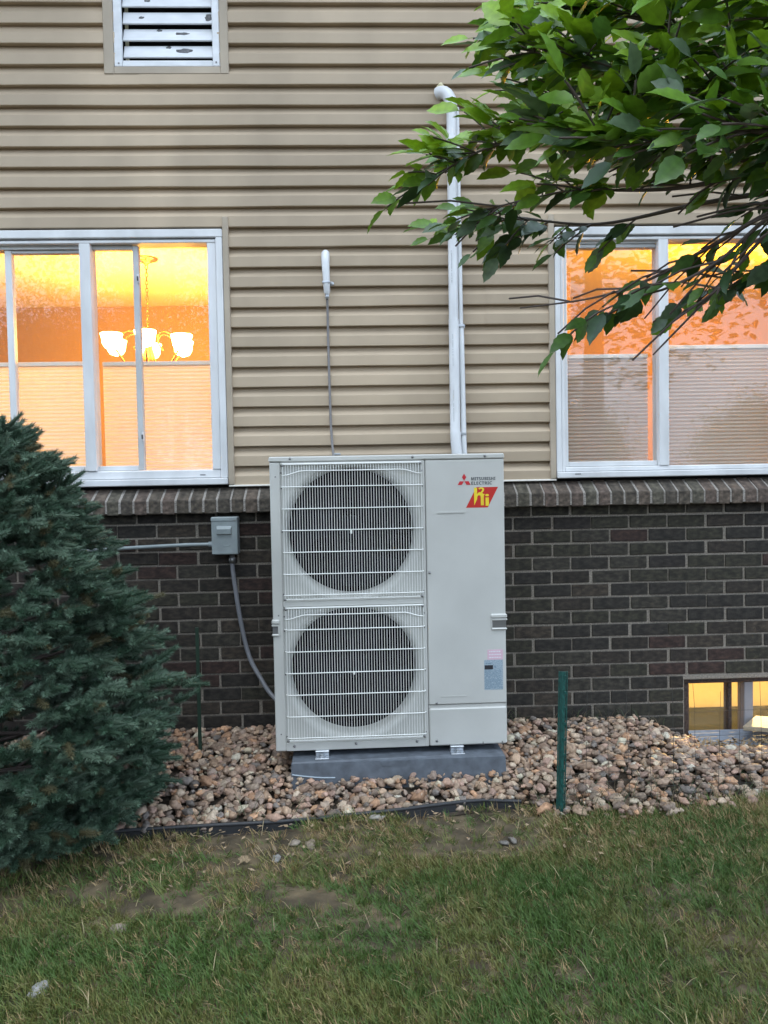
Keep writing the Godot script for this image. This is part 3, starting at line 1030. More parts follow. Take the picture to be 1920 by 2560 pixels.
	b.lathe([Vector2(0.011, -0.034), Vector2(0.016, -0.030), Vector2(0.018, -0.018), Vector2(0.018, -0.004), Vector2(0.013, 0.0), Vector2(0.013, 0.018), Vector2(0, 0.018)], Transform3D(Basis(), Vector3(-0.635, 1.052, 0.05) + off), 12)
	put("hub", b.done(), M.screw, c)


# ------------------------------------------------------------------ heat pump
func screw_at(parent: Node, u: float, v: float, z := 0.0) -> void:
	var b := Builder.new()
	b.lathe([Vector2(0, 0.004), Vector2(0.0045, 0.0035), Vector2(0.0065, 0.0), Vector2(0, 0)], Transform3D(Basis(Vector3(1, 0, 0), PI / 2), Vector3(u, v, z)), 10)
	put("screw", b.done(), M.screw, parent)


func fan_plate(cx: float, cy: float, u0: float, u1: float, v0: float, v1: float) -> ArrayMesh:      # front sheet with a round opening and a flared mouth
	var b := Builder.new()
	var n := 64
	var hole := 0.318
	for k in n:
		var a := TAU * k / n
		var c := TAU * (k + 1) / n
		var p := Vector3(cx + cos(a) * hole, cy + sin(a) * hole, -0.012)
		var q := Vector3(cx + cos(c) * hole, cy + sin(c) * hole, -0.012)
		var edge := func(g: float) -> Vector3:
			var d := Vector2(cos(g), sin(g))
			var t := 1e9
			if d.x > 1e-6: t = minf(t, (u1 - cx) / d.x)
			if d.x < -1e-6: t = minf(t, (u0 - cx) / d.x)
			if d.y > 1e-6: t = minf(t, (v1 - cy) / d.y)
			if d.y < -1e-6: t = minf(t, (v0 - cy) / d.y)
			return Vector3(cx + d.x * t, cy + d.y * t, -0.012)
		var e0: Vector3 = edge.call(a)
		var e1: Vector3 = edge.call(c)
		var pts := [p, q, e1]
		for corner in [Vector3(u0, v0, -0.012), Vector3(u1, v0, -0.012), Vector3(u1, v1, -0.012), Vector3(u0, v1, -0.012)]:
			var ang := atan2(corner.y - cy, corner.x - cx)
			if angle_difference(a, ang) > 1e-4 and angle_difference(ang, c) > 1e-4 and angle_difference(a, ang) < 0.2:
				pts.append(corner)
		pts.append(e0)
		b.face(pts, Vector3(0, 0, 1))
	var t := Transform3D(Basis(Vector3(1, 0, 0), PI / 2), Vector3(cx, cy, 0))
	var prof := []
	for k in 7:
		var a := k / 6.0 * PI * 0.5
		prof.append(Vector2(0.286 + (hole - 0.286) * (1.0 - sin(a)), -0.012 - 0.045 * (1.0 - cos(a))))
	prof.append(Vector2(0.285, -0.11))
	b.smooth(true)
	for i in prof.size() - 1:
		for k in n:
			var a := TAU * k / n
			var c := TAU * (k + 1) / n
			var f := func(v: Vector2, g: float) -> Vector3: return Vector3(cx + cos(g) * v.x, cy + sin(g) * v.x, v.y)
			var mid := (a + c) * 0.5
			b.face([f.call(prof[i], a), f.call(prof[i], c), f.call(prof[i + 1], c), f.call(prof[i + 1], a)], Vector3(-cos(mid), -sin(mid), 0.35))
	b.smooth(false)
	return b.done()


func letters(text: String, size: Vector2, at: Vector3, material: Material, parent: Node, fade := false, slant := 0.0, called := "lettering") -> void:
	var font := SystemFont.new()
	font.font_names = PackedStringArray(["Droid Sans"])
	font.font_weight = 700
	var tm := TextMesh.new()
	tm.text = text
	tm.font = font
	tm.font_size = 64
	tm.depth = 0.02
	tm.pixel_size = 0.01
	var ab := tm.get_aabb()
	var arr := tm.surface_get_arrays(0) if tm.get_surface_count() == 1 else []
	var b := Builder.new()
	for s in tm.get_surface_count():
		arr = tm.surface_get_arrays(s)
		var v: PackedVector3Array = arr[Mesh.ARRAY_VERTEX]
		var nn: PackedVector3Array = arr[Mesh.ARRAY_NORMAL]
		var ix = arr[Mesh.ARRAY_INDEX]
		if ix == null or ix.size() == 0:
			ix = PackedInt32Array(range(v.size()))
		for i in range(0, ix.size(), 3):
			var p := []
			for k in 3:
				var w: Vector3 = (v[ix[i + k]] - ab.position) / Vector3(ab.size.x, ab.size.y, maxf(ab.size.z, 1e-5))
				p.append(at + Vector3(w.x * size.x + slant * w.y * size.y, w.y * size.y, w.z * 0.0006))
				if fade:
					b.tint = Color(0.80, 0.62, 0.03).lerp(Color(0.50, 0.018, 0.012), 1.0 - smoothstep(0.0, 0.55, w.y))
			b.face(p, nn[ix[i]])
	put(called, b.done(), material, parent)


func heat_pump() -> void:
	var u := base("heat_pump", Vector3(0.1414, 0.213, 0.5375), 0.0203)
	tag(u, "tall ivory two fan heat pump unit standing on the grey pad", "air conditioner")
	var b := Builder.new()
	# shell: sides, back, bottom
	b.span(Vector3(-0.525, 0.004, -0.33), Vector3(-0.5225, 1.30, -0.002))
	b.span(Vector3(0.5225, 0.004, -0.33), Vector3(0.525, 1.30, -0.002))
	b.span(Vector3(-0.5225, 0.004, -0.33), Vector3(0.5225, 0.03, -0.014))
	b.span(Vector3(0.17, 0.03, -0.33), Vector3(0.5225, 1.30, -0.32))
	put("casing", b.done(), M.ac_paint, u)
	b = Builder.new()
	b.span(Vector3(-0.5225, 0.03, -0.329), Vector3(0.17, 1.30, -0.300))
	b.span(Vector3(0.160, 0.03, -0.30), Vector3(0.166, 1.30, -0.014))
	put("coil", b.done(), M.coil, u)
	b = Builder.new()
	b.span(Vector3(-0.522, 0.031, -0.299), Vector3(-0.516, 1.296, -0.016))
	b.span(Vector3(0.1525, 0.031, -0.299), Vector3(0.1595, 1.296, -0.016))
	b.span(Vector3(-0.516, 1.290, -0.299), Vector3(0.1525, 1.298, -0.016))
	b.span(Vector3(-0.516, 0.031, -0.299), Vector3(0.1525, 0.035, -0.016))
	put("inner_liner", b.done(), M.coil, u)
	b = Builder.new()
	b.span(Vector3(-0.528, 1.300, -0.333), Vector3(0.528, 1.324, 0.003), 0.005)
	put("lid", b.done(), M.ac_paint, u)
	# fan panel: border strips and the two plates
	b = Builder.new()
	b.span(Vector3(-0.525, 0.0, -0.014), Vector3(-0.478, 1.298, 0.0), 0.004)
	b.span(Vector3(0.1515, 0.0, -0.014), Vector3(0.1665, 1.298, 0.0), 0.002)
	b.span(Vector3(-0.478, 0.0, -0.014), Vector3(0.1515, 0.036, 0.0005), 0.002)
	b.span(Vector3(-0.478, 0.652, -0.014), Vector3(0.1515, 0.676, 0.0005), 0.002)
	b.span(Vector3(-0.478, 1.288, -0.014), Vector3(0.1515, 1.298, 0.0005), 0.002)
	put("front_frame", b.done(), M.ac_paint, u)
	for k in 2:
		var cy: float = [0.985, 0.352][k]
		var v0: float = [0.676, 0.036][k]
		var v1: float = [1.288, 0.652][k]
		put("fan_plate", fan_plate(-0.167, cy, -0.478, 0.1515, v0, v1), M.ac_paint, u)
		# fan
		b = Builder.new()
		b.lathe([Vector2(0, 0.02), Vector2(0.045, 0.015), Vector2(0.062, 0.0), Vector2(0.065, -0.07), Vector2(0, -0.07)], Transform3D(Basis(Vector3(1, 0, 0), PI / 2), Vector3(-0.167, cy, -0.14)), 24)
		var fan := put("fan", b.done(), M.fan_plastic, u)
		for i in 3:
			b = Builder.new()
			b.smooth(true)
			var rows := []
			for r in 7:
				var rr := 0.06 + 0.21 * r / 6.0
				var col := []
				for s in 9:
					var a := TAU * i / 3.0 + 0.5 + k * 0.6 + (s / 8.0 - 0.5) * (1.15 + 0.25 * r / 6.0) + 0.35 * r / 6.0
					col.append(Vector3(-0.167 + cos(a) * rr, cy + sin(a) * rr, -0.155 + (s / 8.0 - 0.5) * 0.085))
				rows.append(col)
			for r in 6:
				for s in 8:
					b.face([rows[r][s], rows[r + 1][s], rows[r + 1][s + 1], rows[r][s + 1]], Vector3(0, 0, 1))
			put("fan_blade", b.done(), M.fan_plastic, fan)
		# motor bracket
		b = Builder.new()
		b.span(Vector3(-0.245, v0, -0.27), Vector3(-0.225, v1, -0.25))
		b.span(Vector3(-0.11, v0, -0.27), Vector3(-0.09, v1, -0.25))
		put("motor_bracket", b.done(), M.bracket_dark, u)
		# wire guard
		var t0: float = [1.292, 0.650][k]
		var b0: float = [0.683, 0.045][k]
		b = Builder.new()
		# top rail with a drooping lip at both ends
		var rail := []
		for s in 33:
			var x := -0.470 + 0.622 * s / 32.0
			rail.append(Vector3(x, t0 - 0.033 - 0.019 * smoothstep(0.22, 0.305, absf(x + 0.159)), 0.0155 - 0.008 * smoothstep(0.29, 0.311, absf(x + 0.159))))
		b.tube(rail, 0.0026, 6)
		b.smooth(false)
		b.span(Vector3(-0.470, t0 - 0.006, 0.0), Vector3(0.152, t0 + 0.001, 0.010), 0.002)
		b.span(Vector3(-0.470, b0 - 0.001, 0.0), Vector3(0.152, b0 + 0.006, 0.008), 0.002)
		var guard := put("fan_guard", b.done(), M.guard_wire, u)
		# one rod bends back to the panel at both ends
		b = Builder.new()
		b.tube([Vector3(0, b0 + 0.003, 0.004), Vector3(0, b0 + 0.012, 0.0105), Vector3(0, b0 + 0.028, 0.0125), Vector3(0, t0 - 0.034, 0.0125), Vector3(0, t0 - 0.012, 0.0105), Vector3(0, t0 - 0.003, 0.004)], 0.00125, 6, false)
		var rod := b.done()
		for i in 53:
			put("guard_rod", rod, M.guard_wire, guard, Transform3D(Basis(), Vector3(-0.466 + 0.01184 * i, 0, 0)))
		var ys: Array = [[1.189, 1.0915, 0.995, 0.898, 0.800, 0.706], [0.551, 0.452, 0.355, 0.257, 0.159, 0.062]][k]
		b = Builder.new()
		b.tube([Vector3(-0.473, 0, 0.0), Vector3(-0.468, 0, 0.011), Vector3(-0.455, 0, 0.0165), Vector3(0.138, 0, 0.0165), Vector3(0.150, 0, 0.011), Vector3(0.155, 0, 0.0)], 0.0026, 6, false)
		var cross := b.done()
		for y in ys:
			put("guard_bar", cross, M.guard_wire, guard, Transform3D(Basis(), Vector3(0, y, 0)))
		for y in [t0 - 0.04, ys[0] - 0.006, ys[2] - 0.006, ys[5] + 0.004]:
			for s in [-0.4745, 0.1535]:
				b = Builder.new()
				b.box(Vector3(s, y, 0.0012), Vector3(0.006, 0.008, 0.003), 0.001)
				put("guard_clip", b.done(), M.seam, guard)
		b = Builder.new()
		b.box(Vector3(-0.168, cy - 0.001, 0.018), Vector3(0.010, 0.016, 0.006), 0.002)
		put("guard_badge", b.done(), M.guard_wire, guard)
		for p in [Vector2(-0.4665, t0 - 0.007), Vector2(0.1461, t0 - 0.007), Vector2(-0.468, b0 + 0.003), Vector2(0.1455, b0 + 0.005)]:
			screw_at(u, p.x, p.y, 0.010)
	# service panels on the right
	b = Builder.new()
	b.span(Vector3(0.1695, 0.1885, -0.014), Vector3(0.5255, 1.298, 0.001), 0.004)
	# pressed ridges
	b.prism([Vector2(0.219, 1.0575), Vector2(0.226, 1.0645), Vector2(0.341, 1.0655), Vector2(0.345, 1.059)], 0.0, 0.004)
	b.prism([Vector2(0.222, 0.2245), Vector2(0.226, 0.2275), Vector2(0.340, 0.2275), Vector2(0.342, 0.2245)], 0.0, 0.0028)
	put("service_panel", b.done(), M.ac_paint, u)
	b = Builder.new()
	b.span(Vector3(0.1695, 0.0, -0.014), Vector3(0.5255, 0.172, 0.003), 0.006)
	b.span(Vector3(0.1695, 0.172, -0.014), Vector3(0.522, 0.186, -0.004))
	put("lower_panel", b.done(), M.ac_paint, u)
	b = Builder.new()
	b.span(Vector3(0.1655, 0.0, -0.02), Vector3(0.1705, 1.298, -0.011))
	put("panel_seam", b.done(), M.seam, u)
	for p in [Vector2(-0.4331, 1.3142), Vector2(0.1132, 1.3135), Vector2(0.4396, 1.3126)]:
		screw_at(u, p.x, p.y, 0.003)
	for p in [Vector2(0.1818, 0.7911), Vector2(0.2051, 0.1955)]:
		screw_at(u, p.x, p.y, 0.001)
	screw_at(u, 0.2024, 0.0236, 0.003)
	for p in [Vector2(-0.4419, 0.0217), Vector2(-0.1639, 0.0242), Vector2(0.1122, 0.0247)]:
		screw_at(u, p.x, p.y, 0.0005)
	for p in [Vector2(-0.500, 1.235), Vector2(-0.4995, 0.615), Vector2(-0.500, 0.078)]:
		b = Builder.new()
		b.lathe([Vector2(0, 0.0008), Vector2(0.0032, 0.0006), Vector2(0.0032, 0), Vector2(0, 0)], Transform3D(Basis(Vector3(1, 0, 0), PI / 2), Vector3(p.x, p.y, 0.0)), 8)
		put("rivet_hole", b.done(), M.seam, u)
	for x in [0.412, 0.500]:
		b = Builder.new()
		b.span(Vector3(x, -0.002, 0.0), Vector3(x + 0.004, 0.013, 0.0036))
		put("knockout_slot", b.done(), M.seam, u)
	# hand grips
	for k in 2:
		var x0: float = [0.456, -0.531][k]
		var x1: float = [0.531, -0.4955][k]
		b = Builder.new()
		b.span(Vector3(x0, 0.577, -0.06), Vector3(x1, 0.597, 0.010), 0.005)
		b.span(Vector3(x0 + 0.003 * (1 - k), 0.566, -0.06), Vector3(x1 - 0.003 * k + 0.001, 0.576, 0.007), 0.003)
		b.span(Vector3(x0 + 0.003 * (1 - k), 0.5235, -0.06), Vector3(x1, 0.533, 0.009), 0.004)
		if k == 0:
			b.span(Vector3(x0 + 0.002, 0.531, -0.01), Vector3(x0 + 0.007, 0.567, 0.007), 0.002)
		else:
			b.span(Vector3(x1 - 0.008, 0.531, -0.01), Vector3(x1 - 0.001, 0.567, 0.007), 0.002)
		var grip := put("hand_grip", b.done(), M.ac_paint, u)
		b = Builder.new()
		b.span(Vector3(x0 + 0.007 * (1 - k) + 0.004 * k, 0.534, -0.004), Vector3(x1 - 0.008 * k - 0.004 * (1 - k), 0.566, 0.0016))
		put("grip_recess", b.done(), M["screw" if k == 0 else "seam"], grip)
	# emblem of three lozenges
	b = Builder.new()
	var lz := func(a: float) -> void:
		var d := Vector2(cos(a), sin(a))
		var s := Vector2(-d.y, d.x)
		var c0 := Vector2(0.3445, 1.2010)
		b.prism([c0 + d * 0.0012, c0 + d * 0.0175 + s * 0.0095, c0 + d * 0.034, c0 + d * 0.0175 - s * 0.0095], 0.0, 0.0022)
	lz.call(PI * 0.5)
	lz.call(PI * 0.5 + TAU / 3.0)
	lz.call(PI * 0.5 - TAU / 3.0)
	put("emblem", b.done(), M.logo_red, u)
	letters("MITSUBISHI", Vector2(0.110, 0.0145), Vector3(0.3768, 1.2035, 0.0012), M.logo_grey, u)
	letters("ELECTRIC", Vector2(0.094, 0.0145), Vector3(0.3768, 1.1838, 0.0012), M.logo_grey, u)
	b = Builder.new()
	b.prism([Vector2(0.3511, 1.0805), Vector2(0.3993, 1.1725), Vector2(0.4982, 1.1725), Vector2(0.4500, 1.0805)], 0.0, 0.0014)
	var badge := put("badge", b.done(), M.badge_red, u)
	b = Builder.new()
	letters("h", Vector2(0.044, 0.080), Vector3(0.3885, 1.0905, 0.0016), M.badge_yellow, badge, true)
	letters("2", Vector2(0.027, 0.036), Vector3(0.4085, 1.1355, 0.0019), M.badge_yellow, badge)
	letters("i", Vector2(0.0165, 0.053), Vector3(0.4395, 1.0880, 0.0016), M.badge_yellow, badge, true)
	for ch in badge.get_children():
		if ch.name == "lettering_001":
			var m2 := (M.badge_yellow as StandardMaterial3D).duplicate()
			m2.albedo_color = lin(0.80, 0.62, 0.03)
			ch.material_override = m2
	# stickers
	b = Builder.new()
	b.span(Vector3(0.4393, 0.3875, 0.0), Vector3(0.5106, 0.4337, 0.0016))
	var pink := put("warning_sticker", b.done(), M.label_pink, u)
	b = Builder.new()
	rng.seed = 12
	for i in 3:
		var x := 0.447
		while x < 0.500:
			var l := rng.randf_range(0.004, 0.010)
			b.span(Vector3(x, 0.395 + i * 0.0135, 0.0016), Vector3(x + l, 0.400 + i * 0.0135, 0.0022))
			x += l + 0.002
	put("sticker_print", b.done(), M.label_white, pink)
	b = Builder.new()
	b.span(Vector3(0.4235, 0.2495, 0.0), Vector3(0.5100, 0.3868, 0.0016))
	var plate := put("rating_plate", b.done(), M.label_blue, u)
	b = Builder.new()
	b.span(Vector3(0.4255, 0.3436, 0.0016), Vector3(0.4643, 0.3629, 0.0023))
	put("plate_black_box", b.done(), M.label_black, plate)
	b = Builder.new()
	b.prism([Vector2(0.4310, 0.3690), Vector2(0.4345, 0.3765), Vector2(0.4380, 0.3690)], 0.0016, 0.0023)
	b.span(Vector3(0.4395, 0.3695, 0.0016), Vector3(0.4570, 0.3735, 0.0023))
	b.span(Vector3(0.4700, 0.3510, 0.0016), Vector3(0.4775, 0.3590, 0.0023))
	for i in 18:
		var y := 0.3395 - i * 0.0049
		var x := 0.4265 + (0.003 if i % 3 == 0 else 0.0)
		while x < 0.500:
			var l := rng.randf_range(0.003, 0.011)
			if rng.randf() < 0.78:
				b.span(Vector3(x, y, 0.0016), Vector3(minf(x + l, 0.507), y + 0.0021, 0.0022))
			x += l + 0.0016
	put("plate_print", b.done(), M.label_print, plate)
	# feet
	for x in [-0.318, 0.293]:
		b = Builder.new()
		b.span(Vector3(x - 0.031, -0.0275, -0.04), Vector3(x + 0.031, -0.0240, 0.046), 0.001)
		b.span(Vector3(x - 0.029, -0.0240, -0.04), Vector3(x + 0.029, -0.006, 0.006), 0.001)
		b.span(Vector3(x - 0.031, -0.006, -0.04), Vector3(x + 0.031, 0.001, 0.016), 0.002)
		b.lathe([Vector2(0, 0.016), Vector2(0.008, 0.015), Vector2(0.009, 0.006), Vector2(0.014, 0.006), Vector2(0.014, 0.0), Vector2(0, 0)], Transform3D(Basis(), Vector3(x, -0.0245, 0.026)), 6, false)
		put("foot", b.done(), M.galvanised, u)
	for x in [-0.318, 0.293]:
		b = Builder.new()
		b.span(Vector3(x - 0.031, -0.0275, -0.34), Vector3(x + 0.031, 0.004, -0.28), 0.002)
		put("foot", b.done(), M.galvanised, u)
	# pad
	var p := base("equipment_pad", Vector3(0.1630, 0.06, 0.40), 0.0203)
	tag(p, "blue grey moulded plastic pad under the heat pump, half sunk in rocks", "equipment pad")
	b = Builder.new()
	var hx := 0.4775
	var top := 0.125
	var zf := 0.208
	var zb := -0.40
	var lo := [Vector3(-hx - 0.006, -0.06, zf + 0.012), Vector3(hx + 0.006, -0.06, zf + 0.012), Vector3(hx + 0.006, -0.06, zb), Vector3(-hx - 0.006, -0.06, zb)]
	var md := [Vector3(-hx, top - 0.006, zf), Vector3(hx, top - 0.006, zf), Vector3(hx, top - 0.006, zb), Vector3(-hx, top - 0.006, zb)]
	var hi := [Vector3(-hx + 0.004, top, zf - 0.006), Vector3(hx - 0.03, top, zf - 0.03), Vector3(hx - 0.03, top, zb + 0.01), Vector3(-hx + 0.004, top, zb + 0.01)]
	b.face(hi, UP)
	for k in 4:
		var l := (k + 1) % 4
		var o: Vector3 = (lo[k] + lo[l]) * 0.5
		o.y = 0
		b.face([lo[k], lo[l], md[l], md[k]], o)
		b.face([md[k], md[l], hi[l], hi[k]], o + UP)
	# moulded step in the middle of the front edge
	b.prism([Vector2(-0.075, top - 0.030), Vector2(0.030, top - 0.030), Vector2(0.040, top - 0.008), Vector2(-0.083, top - 0.008)], zf - 0.01, zf + 0.0035)
	put("slab", b.done(), M.pad_plastic, p)
	b = Builder.new()
	var pts := []
	for k in 13:
		var t := k / 12.0
		pts.append(Vector3(-hx + 0.002 + 0.19 * t, top - 0.052 - 0.020 * sin(t * 1.6), zf + 0.0062))
	b.tube(pts, 0.0035, 5)
	put("scuff_mark", b.done(), M.scuff, p)


# ------------------------------------------------------------------ posts, fence, edging, window well
func garden_hardware() -> void:
	var b := Builder.new()
	var t := Transform3D(Basis(Vector3(0, 0, 1), -0.028), Vector3(0.824, 0.0, 0.87))
	for s in [[-0.016, 0.0], [0.016, 0.0]]:
		b.box(Vector3(s[0] * 0.55, 0.26, 0.0), Vector3(0.012, 0.72, 0.003), 0.001, t * Transform3D(Basis(UP, 0.6 * signf(s[0])), Vector3.ZERO))
	b.box(Vector3(0, 0.26, 0.004), Vector3(0.012, 0.724, 0.004), 0.001, t)
	b.box(Vector3(-0.0165, 0.26, -0.006), Vector3(0.006, 0.722, 0.003), 0.001, t)
	b.box(Vector3(0.0165, 0.26, -0.006), Vector3(0.006, 0.722, 0.003), 0.001, t)
	var post := put("fence_post", b.done(), M.green_steel)
	tag(post, "green painted steel fence post standing at the rock edge right of the heat pump", "fence post")
	for i in 9:
		b = Builder.new()
		b.box(Vector3(0.006, 0.08 + i * 0.065, 0.008), Vector3(0.007, 0.012, 0.008), 0.001, t)
		put("lug", b.done(), M.green_steel, post)
	b = Builder.new()
	b.box(Vector3(-0.772, 0.34, 0.3), Vector3(0.017, 0.80, 0.006), 0.001)
	b.box(Vector3(-0.772, 0.34, 0.296), Vector3(0.005, 0.80, 0.012), 0.001)
	tag(put("fence_post", b.done(), M.dark_green), "dark green steel stake by the brick wall just right of the spruce", "fence post")
	# thin wire rabbit fence from the post to the right
	var f := base("wire_fence", Vector3(0.83, 0.03, 0.87))
	tag(f, "thin dark wire mesh fence running right from the green post", "wire fence")
	rng.seed = 5
	var line := func(x: float) -> float: return 0.86 + 0.02 * sin(x * 3.0) - 0.05 * (x - 0.83)
	for i in range(1, 17):
		b = Builder.new()
		var x := 0.83 + i * 0.098
		var h := 0.50 + rng.randf_range(-0.02, 0.04)
		var lean := rng.randf_range(-0.02, 0.02)
		var pts := []
		for k in 7:
			pts.append(Vector3(x + lean * k / 6.0 + rng.randf_range(-0.003, 0.003), 0.02 + h * k / 6.0, line.call(x) + rng.randf_range(-0.004, 0.004)) - f.position)
		b.tube(pts, 0.0009, 4)
		put("upright_wire", b.done(), M.wire_dark, f)
	for k in 7:
		b = Builder.new()
		var y: float = [0.08, 0.11, 0.145, 0.185, 0.235, 0.32, 0.42][k]
		var pts := []
		for i in 28:
			var x := 0.82 + i * 0.06
			pts.append(Vector3(x, y + 0.006 * sin(x * 5.0 + k) - 0.01 * (x - 0.8), line.call(x)) - f.position)
		b.tube(pts, 0.0008, 4)
		put("cross_wire", b.done(), M.wire_dark, f)
	# black plastic edging
	b = Builder.new()
	var pts := []
	var low := []
	var x := -2.2
	while x < 0.76:
		pts.append(Vector3(x, 0.041 + 0.004 * sin(x * 6.0), edge_z(x) + 0.002))
		low.append(Vector3(x, -0.06, edge_z(x) + 0.002))
		x += 0.08
	b.tube(pts, 0.0085, 8)
	for i in pts.size() - 1:
		for s in [-0.004, 0.004]:
			var d := Vector3(0, 0, s)
			b.face([pts[i] + d, pts[i + 1] + d, low[i + 1] + d, low[i] + d], Vector3(0, 0, s))
	tag(put("landscape_edging", b.done(), M.edging_black), "black plastic edging strip between the river rocks and the lawn", "edging")
	# window well: ribbed sheet in front of the basement window, and a board leaning in from the right
	b = Builder.new()
	b.smooth(true)
	for i in 48:
		var za := -0.03 + 0.26 * i / 48.0
		var zc := -0.03 + 0.26 * (i + 1) / 48.0
		var ya := 0.058 - 0.10 * za + 0.008 * sin(za * 130.0)
		var yc := 0.058 - 0.10 * zc + 0.008 * sin(zc * 130.0)
		for k in 6:
			var xa := 1.735 + k * 0.16
			b.face([Vector3(xa, ya, za), Vector3(xa + 0.16, ya, za), Vector3(xa + 0.16, yc, zc), Vector3(xa, yc, zc)], UP)
	tag(put("corrugated_sheet", b.done(), M.corrugated), "blue grey corrugated sheet lying below the lit basement window", "metal sheet")
	b = Builder.new()
	var tb := Transform3D(Basis(UP, deg_to_rad(-42)) * Basis(Vector3(0, 0, 1), deg_to_rad(6)), Vector3(1.968, 0.128, 0.105))
	b.span(Vector3(0.0, -0.024, -0.22), Vector3(0.75, 0.0, 0.01), 0.003)
	tag(put("wooden_board", b.done(), M.plank_wood, self, tb), "pale wooden board lit by the basement window at the right edge", "board")


# ------------------------------------------------------------------ river rocks
func rock_mesh(seed_: int) -> ArrayMesh:
	var n := FastNoiseLite.new()
	n.seed = seed_
	n.frequency = 0.75
	var b := Builder.new()
	b.smooth(true)
	var rows := 7
	var cols := 10
	var f := func(i: int, k: int) -> Vector3:
		var th := PI * i / rows
		var ph := TAU * (k % cols) / cols
		var d := Vector3(sin(th) * cos(ph), cos(th), sin(th) * sin(ph))
		var r := 1.0 + 0.75 * n.get_noise_3d(d.x * 1.5, d.y * 1.5, d.z * 1.5) + 0.26 * n.get_noise_3d(d.x * 4.0 + 9.0, d.y * 4.0, d.z * 4.0)
		return Vector3(d.x, d.y * 0.66, d.z * 0.82) * r
	for i in rows:
		for k in cols:
			var p := [f.call(i, k), f.call(i, k + 1), f.call(i + 1, k + 1), f.call(i + 1, k)]
			var o: Vector3 = p[0] + p[1] + p[2] + p[3]
			if i == 0:
				b.face([p[0], p[2], p[3]], o)
			elif i == rows - 1:
				b.face([p[0], p[1], p[2]], o)
			else:
				b.face(p, o)
	return b.done()


func rock_tint() -> Color:
	var c: Array = [[0.36, 0.27, 0.205], [0.40, 0.31, 0.24], [0.28, 0.21, 0.17], [0.46, 0.39, 0.32], [0.24, 0.20, 0.18], [0.38, 0.27, 0.22], [0.19, 0.18, 0.18], [0.33, 0.28, 0.24], [0.52, 0.45, 0.38], [0.28, 0.22, 0.18], [0.42, 0.27, 0.18], [0.34, 0.25, 0.22], [0.22, 0.17, 0.14]][rng.randi() % 13]
	var v := rng.randf_range(0.75, 1.45)
	return Color(minf(c[0] * v * 1.38, 0.80), minf(c[1] * v * 1.23, 0.72), minf(c[2] * v * 1.08, 0.64))


func gravel() -> void:
	rng.seed = 2024
	var sets := []
	var tints := []
	var shapes := []
	for i in 9:
		shapes.append(rock_mesh(700 + i))
		sets.append([])
		tints.append([])
	var tries := 10500
	for i in tries:
		var x := rng.randf_range(-2.4, 2.7)
		var e := edge_z(x)
		var z := rng.randf_range(0.02, e + (0.012 if x < 0.72 else 0.10))
		if x > 0.72 and z > e and rng.randf() < 0.5:
			continue
		if x > -0.335 and x < 0.66 and z < 0.60 and z > 0.0 and (z < 0.56 and x > -0.30 and x < 0.62):
			continue
		if x > 1.73 and z < 0.17:
			continue
		if x < -1.2 and rng.randf() < 0.4:
			continue
		var s := lerpf(0.0095, 0.026, pow(rng.randf(), 1.5)) * (1.25 if rng.randf() < 0.12 else 1.0)
		if rng.randf() < 0.22:
			s *= 0.6
		var y := rock_y(x, z) + rng.randf_range(-0.022, 0.014)
		if z > e - 0.03 and x < 0.72:
			y = minf(y, 0.045)
			z = minf(z, e - 0.018)
		var bs := Basis.from_euler(Vector3(rng.randf_range(-0.5, 0.5), rng.randf() * TAU, rng.randf_range(-0.5, 0.5))).scaled_local(Vector3(s * rng.randf_range(0.9, 1.35), s * rng.randf_range(0.8, 1.1), s))
		var k := rng.randi() % 9
		sets[k].append(Transform3D(bs, Vector3(x, y, z)))
		tints[k].append(rock_tint())
	var bed := Node3D.new()
	bed.name = "river_rocks"
	add_child(bed)
	bed.set_meta("kind", "stuff")
	tag(bed, "bed of tan and brown rounded river rocks against the brick wall", "river rock")
	for k in 9:
		many("rocks_%03d" % k, shapes[k], M.rock, sets[k], tints[k], bed)


# ------------------------------------------------------------------ blue spruce
func shoot_mesh(seed_: int) -> ArrayMesh:      # one needled shoot, 1 long, along +y
	var r := RandomNumberGenerator.new()
	r.seed = seed_
	var b := Builder.new()
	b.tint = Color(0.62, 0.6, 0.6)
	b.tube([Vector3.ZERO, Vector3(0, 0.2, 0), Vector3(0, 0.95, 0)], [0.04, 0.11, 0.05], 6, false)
	for i in 110:
		var t := i / 110.0
		var a := i * 2.39996 + r.randf_range(-0.2, 0.2)
		var out := Vector3(cos(a), 0, sin(a))
		var p := Vector3(0, 0.06 + t * 0.90, 0)
		var lift := lerpf(0.55, 1.5, t * t)
		var d := (out + UP * (lift + r.randf_range(-0.15, 0.15))).normalized()
		var l := lerpf(0.30, 0.22, t) * r.randf_range(0.85, 1.15)
		var s := d.cross(Vector3(r.randf_range(-1, 1), r.randf_range(-1, 1), r.randf_range(-1, 1))).normalized() * 0.024
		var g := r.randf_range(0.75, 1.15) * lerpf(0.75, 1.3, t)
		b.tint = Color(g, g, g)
		b.tri(p - s, p + s, p + d * l)
	return b.done()


